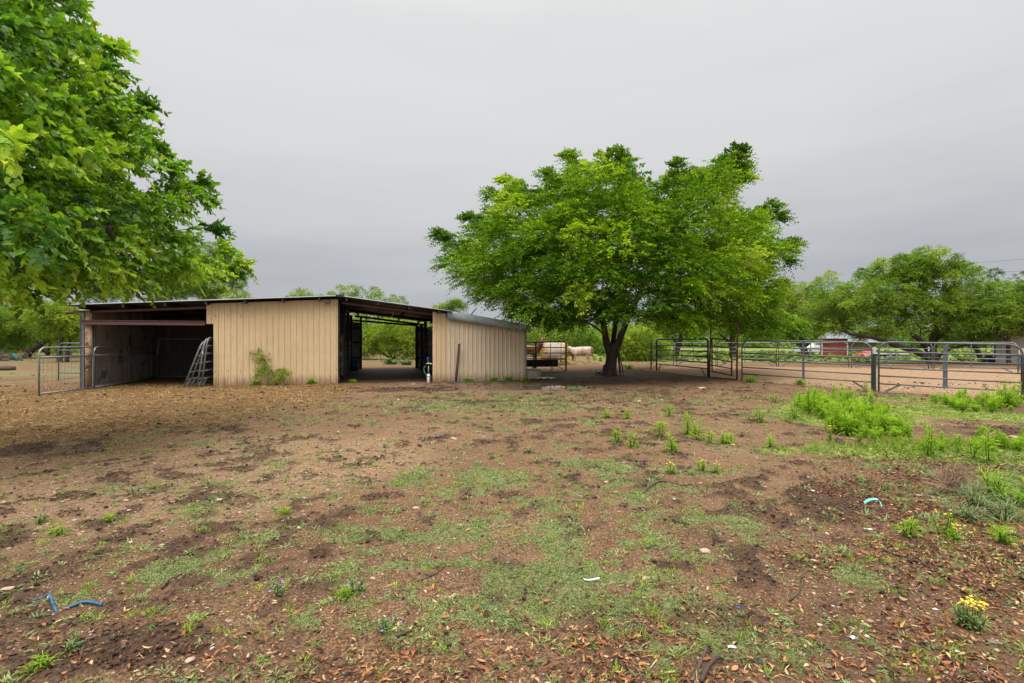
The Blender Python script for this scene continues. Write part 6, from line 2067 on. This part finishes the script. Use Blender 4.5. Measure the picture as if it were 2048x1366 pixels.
# mesquite seedling against the tan wall: stems, feathery sprays
w = gpt(553, 770); sd_ = thing('mesquite_seedling', 'feathery green mesquite seedling against the tan wall', 'shrub', w)
st = [[(553, 770), (548, 752), (540, 738), (530, 722), (522, 708)], [(553, 768), (556, 756), (562, 745)], [(549, 754), (532, 742), (520, 728)]]
mb = MB(); tg = []
for s_ in st:
    pts = [at(px, py, w[1] - .12) - w for px, py in s_]; mb.tube(pts, np.linspace(.014, .006, len(pts)), 6); tg += pts[1:]
mb.build('stem', M['bark_grey'], sd_, True)
C = np.array([at(px, py, w[1] - .15) - w for px, py in ((522, 708), (528, 716), (518, 722), (530, 730), (536, 738), (526, 740), (540, 748), (562, 742), (566, 748), (558, 752), (512, 704), (570, 744), (520, 750))])
V, F, T = sprays(C, rng.uniform(.10, .2, len(C)), 19, np.array((0, 0, .3)), 6, .22, .030, .095, up=.2, droop=.7, out=.3, jit=.9, tone_c=rng.uniform(.3, .7, len(C)))
np_mesh('leaves', V, F, L_MES[1], T, sd_)
# weeds at wall feet
for i, (px, py, h, wd, lb) in enumerate([(508, 771, .16, .5, 'low green weed at the foot of the tan wall, left of the seedling'), (538, 770, .18, .3, 'dark leafy weed at the seedling foot'), (622, 769, .17, .35, 'bluish weed at the wall foot, right of the seedling'),
                                         (706, 766, .12, .4, 'low weed at the corner of the drive-through aisle'), (940, 764, .16, .5, 'green weed at the foot of the low wall behind the iron pipe'), (985, 763, .17, .5, 'green weed at the middle of the low wall foot'),
                                         (1020, 763, .17, .5, 'green weed near the right end of the low wall foot'), (1050, 764, .22, .35, 'green weed at the corner by the stock tank'), (780, 729, .42, .9, 'pale silvery weed clump in the light beyond the aisle'), (812, 730, .34, .7, 'smaller silvery weed beside the pale clump beyond the aisle'),
                                         (1256, 738, .25, .6, 'dark broad-leaved weed right of the elm trunk'), (1502, 765, .22, .4, 'low weed at the left foot of the long grey panel'), (1602, 770, .2, .4, 'low weed under the centre upright of the long grey panel')]):
    w = gp(px, py)
    t = plant('wall_weed', lb, 'weed', w, (400 + i, h, 16 if 'silvery' in lb else 7, 22, .10 + .3 * h, .07 if 'silvery' in lb else .03, wd * .9, (.1, .9)), L_SAGE if 'silvery' in lb else L_WEED)
    t.scale = (1 + wd, .7, 1)

for i, (px, py, h, lb, mt_) in enumerate([(1984, 988, .26, 'bright green grass clump leaning left, right of the tumbleweed', L_WEED), (2026, 1010, .26, 'bright green grass clump at the right edge, behind the ragged litter', L_WEED),
                                          (1948, 1012, .18, 'grey-green weed between the tumbleweed and the bright grass', L_SAGE), (1930, 1040, .12, 'low grey-green weed below the tumbleweed', L_SAGE), (2012, 1040, .16, 'grey-green weed at the right edge above the flowering weeds', L_SAGE)]):
    plant('grass_clump', lb, 'grass clump', gp(px, py), (500 + i, h, 8, 18, .12 + .35 * h, .011, .5, (.3, 1.0), .35), mt_)
# tumbleweed
w = gp(1912, 985)
t = thing('tumbleweed', 'dry brown tumbleweed in the green weeds at the right edge', 'tumbleweed', w)
mb = MB()
for i in range(230):
    a = rng.uniform(0, 6.28); r0 = rng.uniform(.05, .2); el = rng.uniform(-.2, 1.5)
    d = np.array((math.cos(a) * math.cos(el) * 1.35, math.sin(a) * math.cos(el), math.sin(el) * .85))
    p1_ = d * r0 * 1.0 + np.array((0, 0, .1)); p2 = d * r0 * .75 + rng.normal(size=3) * .07 + np.array((0, 0, .11)); p3 = d * .2 + rng.normal(size=3) * .05 + np.array((0, 0, .1))
    mb.tube([p1_ * .4, p2, p3], [.0022, .002, .0012], 3, cap=False)
mb.build('twigs', M['twig'], t)

# ------------------------------------------------------------------ litter and single stones
def ground_pts(lst, lift=0.0):
    return [gp(px, py) + np.array((0, 0, lift)) for px, py in lst]


def smooth_path(P, k=5):
    P = [np.array(p) for p in P]; out_ = []
    for i in range(len(P) - 1):
        a, b_, c, d = P[max(i - 1, 0)], P[i], P[i + 1], P[min(i + 2, len(P) - 1)]
        for tt in np.linspace(0, 1, k)[:-1]:
            out_.append(.5 * ((2 * b_) + (c - a) * tt + (2 * a - 5 * b_ + 4 * c - d) * tt ** 2 + (3 * b_ - a - 3 * c + d) * tt ** 3))
    return out_ + [P[-1]]


hpts = ground_pts([(60, 1214), (74, 1208), (88, 1205), (98, 1206), (106, 1213), (110, 1222)], .008)
hpts += [gp(118, 1224) - np.array((0, 0, .02)), gp(128, 1222) - np.array((0, 0, .015))]
hpts += [q + np.array((0, 0, l)) for q, l in zip(ground_pts([(134, 1219), (150, 1214), (165, 1211), (182, 1210), (203, 1212)]), (.003, .010, .013, .013, .009))]
b = MB(); b.tube(smooth_path(hpts), .0088, 9)
o = b.build('hose_piece', M['blue'], None, True)
tag(o, 'bent piece of blue hose half buried in the soil at the lower left', 'hose')
e = hpts[-1]; b = MB(); d = nrm(hpts[-1] - hpts[-2]); b.tube([e - d * .012, e + d * .006], .0115, 10); b.build('collar', M['blue'], o, True)
b = MB(); b.tube([e + d * .0062, e + d * .03], .0075, 9); b.build('end_fitting', M['black_metal'], o, True)

sticks = [([(1266, 985), (1282, 990), (1300, 978), (1322, 967), (1345, 968), (1368, 973), (1384, 970)], .011, 'crooked dark stick lying across the yard right of centre', 'deadwood'),
          ([(1578, 1198), (1594, 1190), (1604, 1172), (1607, 1148)], .008, 'curved brown stick on dark soil at the lower right', 'deadwood'),
          ([(1382, 1364), (1400, 1330), (1416, 1296)], .008, 'thin brown stick at the bottom edge, left of a thicker black one', 'deadwood'),
          ([(1402, 1366), (1416, 1340), (1430, 1326), (1444, 1312)], .013, 'thick black stick at the bottom edge right of the thin brown one', 'iron'),
          ([(1766, 1104), (1800, 1116), (1840, 1130), (1880, 1146)], .012, 'dark branch in the fallen leaves at the right', 'iron'),
          ([(1778, 1172), (1812, 1182), (1836, 1180), (1844, 1164)], .005, 'pale hooked twig in the litter at the lower right', 'twig'),
          ([(1594, 960), (1620, 980), (1650, 1002), (1690, 1026)], .004, 'long thin tan stalk across the edge of the litter', 'twig'),
          ([(322, 1180), (342, 1168), (372, 1152)], .009, 'short dark stick left of the grass in the lower left', 'deadwood'),
          ([(500, 1328), (518, 1334), (530, 1338)], .009, 'short pale stick at the bottom left of centre', 'plank'),
          ([(516, 1322), (540, 1312), (560, 1304)], .006, 'thin black twig on soil at the bottom left of centre', 'iron'),
          ([(680, 1110), (740, 1096), (795, 1084)], .005, 'long thin brown twig beside the grass left of centre', 'deadwood'),
          ([(1246, 812), (1262, 804), (1290, 810), (1310, 806)], .014, 'dark twiggy branch on bare soil before the elm', 'deadwood'),
          ([(1214, 800), (1240, 806), (1262, 799), (1250, 790)], .012, 'thin dead branch beside another before the elm', 'deadwood'),
          ([(836, 1164), (868, 1150), (885, 1140)], .006, 'brown twig crossing the dark soil in the lower middle', 'deadwood'),
          ([(792, 1281), (812, 1276), (824, 1270)], .009, 'black twig on soil, bottom middle', 'iron')]
for pts, r_, lb, mm in sticks:
    P_ = smooth_path(ground_pts(pts, r_ * .8)); P_ = [q + np.array((0, 0, abs(rng.normal()) * r_ * .4)) for q in P_]
    b = MB(); b.tube(P_, np.linspace(r_, r_ * .55, len(P_)) * (1 + .15 * rng.normal(size=len(P_))), 7)
    if len(pts) > 4:
        q = P_[len(P_) // 2]; b.tube([q, q + np.array((.06, .08, .03)), q + np.array((.1, .2, .02))], [r_ * .6, r_ * .5, r_ * .3], 6)
    tag(b.build('stick', M[mm], None, True), lb, 'stick')

stones = [(1412, 1106, .040, 'flat tan stone on bare soil right of centre', 'stone'), (1213, 966, .035, 'tan stone beside the bright green mat', 'stone'), (1518, 1330, .030, 'black rock near the bottom right', 'dark_stone'),
          (438, 1006, .035, 'pale stone alone on the left stony ground', 'stone'), (14, 1186, .03, 'pale stone at the left edge above the blue hose', 'stone'), (598, 1058, .022, 'pale stone on dark soil left of centre', 'stone'),
          (1292, 1158, .028, 'round pale stone with a dark hole in the grass', 'stone'), (908, 878, .05, 'pale stone beside the purple flowers in mid yard', 'stone'), (1404, 779, .12, 'tan rock on the soil before the red gate', 'stone'),
          (2025, 876, .06, 'reddish stone on the grey mud at the right', 'stone'), (1655, 1066, .02, 'small pale stone at the edge of the litter', 'stone'), (832, 1018, .03, 'small tan stone in the grassy middle', 'stone'),
          (380, 1326, .022, 'smooth pale pebble at the bottom left', 'stone'), (1278, 803, .05, 'pale stone among dead twigs before the elm', 'stone'), (797, 801, .05, 'pale stone on the soil before the aisle', 'stone'), (1466, 891, .04, 'tan stone right of the mid-yard weeds', 'stone')]
for i, (px, py, s, lb, mm) in enumerate(stones):
    v, f = rock_proto(2, 50 + i); b = MB(); b.add(v * np.array((s * 1.3, s, s * .5)), [tuple(q) for q in f])
    o = b.build('stone', M[mm], None, True); o.location = gp(px, py) + np.array((0, 0, s * .15)); o.rotation_euler = (0, .1, i * 1.7)
    tag(o, lb, 'stone')


def scrap(px, py, w, h, lb, mm, nm='paper_scrap', cat='litter', fold=.35, seed=0):
    r_ = np.random.default_rng(700 + seed); vs_, fs = [], []
    for j in range(4):
        for i in range(5):
            vs_.append(((i / 4 - .5) * w * (1 + .25 * r_.normal() * (j in (0, 3))), (j / 3 - .5) * h * (1 + .25 * r_.normal() * (i in (0, 4))), fold * h * (.25 + .35 * r_.random() + .3 * math.sin(i * 1.9 + j))))
    for j in range(3):
        for i in range(4): fs.append((j * 5 + i, j * 5 + i + 1, j * 5 + i + 6, j * 5 + i + 5))
    b = MB(); b.add(vs_, fs); b.v = [(a_ * .8, b_ * .8, c_ * .8) for a_, b_, c_ in b.v]; o = b.build(nm, M[mm], None, True); o.modifiers.new('thickness', 'SOLIDIFY').thickness = .0015
    o.location = gp(px, py) + np.array((0, 0, .001)); o.rotation_euler = (0, 0, r_.uniform(-.5, .5))
    return tag(o, lb, cat)


for i, a in enumerate([(1625, 987, .055, .045, 'white paper scrap at the upper edge of the leaf litter', 'paper'), (1707, 1277, .05, .04, 'white paper scrap on dark soil, larger of a pair near the bottom right', 'paper'),
                       (1733, 1278, .03, .03, 'small white scrap, right of a pair near the bottom right', 'paper'), (1870, 1218, .04, .025, 'white scrap left of the yellow flowering weed', 'paper'),
                       (1998, 1100, .05, .03, 'white scrap in the litter at the right edge', 'paper'), (1778, 942, .05, .04, 'round white scrap in the litter below the lime grass', 'paper'),
                       (1738, 1058, .10, .03, 'long whitish scrap below the green plastic strip', 'paper'), (1935, 986, .14, .05, 'white plastic scrap behind the tumbleweed', 'paper'),
                       (1980, 1348, .06, .03, 'white scrap at the bottom right corner', 'paper'), (1926, 1142, .045, .03, 'grey-white scrap above the yellow flowering weed', 'paper'),
                       (1604, 1310, .04, .035, 'pale chip on dark soil near the bottom right', 'stone'), (1906, 1306, .07, .04, 'pale torn scrap below the yellow flowering weed', 'paper'),
                       (914, 816, .13, .06, 'grey-white scrap on the grass before the low wall', 'paper'), (824, 769, .26, .12, 'pale flat scrap beside the puddle at the aisle mouth', 'paper'), (860, 820, .09, .05, 'small bluish scrap in the grass of mid yard', 'galv'),
                       (693, 1345, .055, .035, 'grey plastic scrap at the bottom left of centre', 'galv'), (1463, 1301, .05, .03, 'grey-white torn scrap beside the black stick', 'paper'), (1856, 889, .10, .05, 'pale scrap on the lime grass at the right', 'paper')]):
    scrap(*a, seed=i)
scrap(1744, 1090, .045, .018, 'red plastic scrap in the leaf litter', 'red_plastic', 'plastic_scrap', seed=40)
scrap(720, 806, .08, .04, 'orange-red scrap on the soil before the tan wall', 'red_plastic', 'plastic_scrap', seed=41)
scrap(1478, 1219, .016, .022, 'small bright blue plastic bit on bare soil', 'blue_paint', 'plastic_scrap', seed=42)
scrap(1888, 998, .07, .03, 'teal plastic scrap left of the green weeds at right', 'teal', 'plastic_scrap', seed=43)
scrap(1217, 965, .015, .02, 'blue bit of plastic beside a tan stone', 'blue_paint', 'plastic_scrap', seed=44)
scrap(583, 1007, .03, .02, 'teal plastic bit on the soil left of centre', 'teal', 'plastic_scrap', seed=45)
# green plastic strip: an arched ribbon
q = [q + np.array((0, 0, l)) for q, l in zip(ground_pts([(1729, 1010), (1736, 1007), (1748, 1008), (1758, 1009), (1764, 1016)]), (.012, .035, .045, .04, .012))]
b = MB(); vs_, fs = [], []
for p_ in smooth_path(q, 4): vs_ += [p_ + np.array((0, -.012, -.008)), p_ + np.array((0, .014, .006))]
for i in range(len(vs_) // 2 - 1): fs.append((2 * i, 2 * i + 2, 2 * i + 3, 2 * i + 1))
b.add(vs_, fs); o = b.build('plastic_strip', M['teal'], None, True); o.modifiers.new('thickness', 'SOLIDIFY').thickness = .002
tag(o, 'arched teal and white plastic strip in the leaf litter', 'litter')
# white plastic handle in the grass
q = ground_pts([(1167, 1163), (1175, 1166), (1185, 1166), (1199, 1165)], .012)
b = MB(); P_ = smooth_path(q, 4); b.tube(P_, np.linspace(.005, .009, len(P_)), 8); o = b.build('plastic_cutlery', M['white'], None, True)
tag(o, 'white plastic knife-like piece lying in the green mat', 'litter')
# crumpled brown leaf
for px, py, s, lb in ((1652, 1335, .06, 'crumpled pale brown leaf at the bottom right'), (1986, 1285, .065, 'big dull olive dead leaf at the right edge')):
    scrap(px, py, s, s * .7, lb, 'plank', 'dead_leaf', 'leaf', .5, seed=int(px))
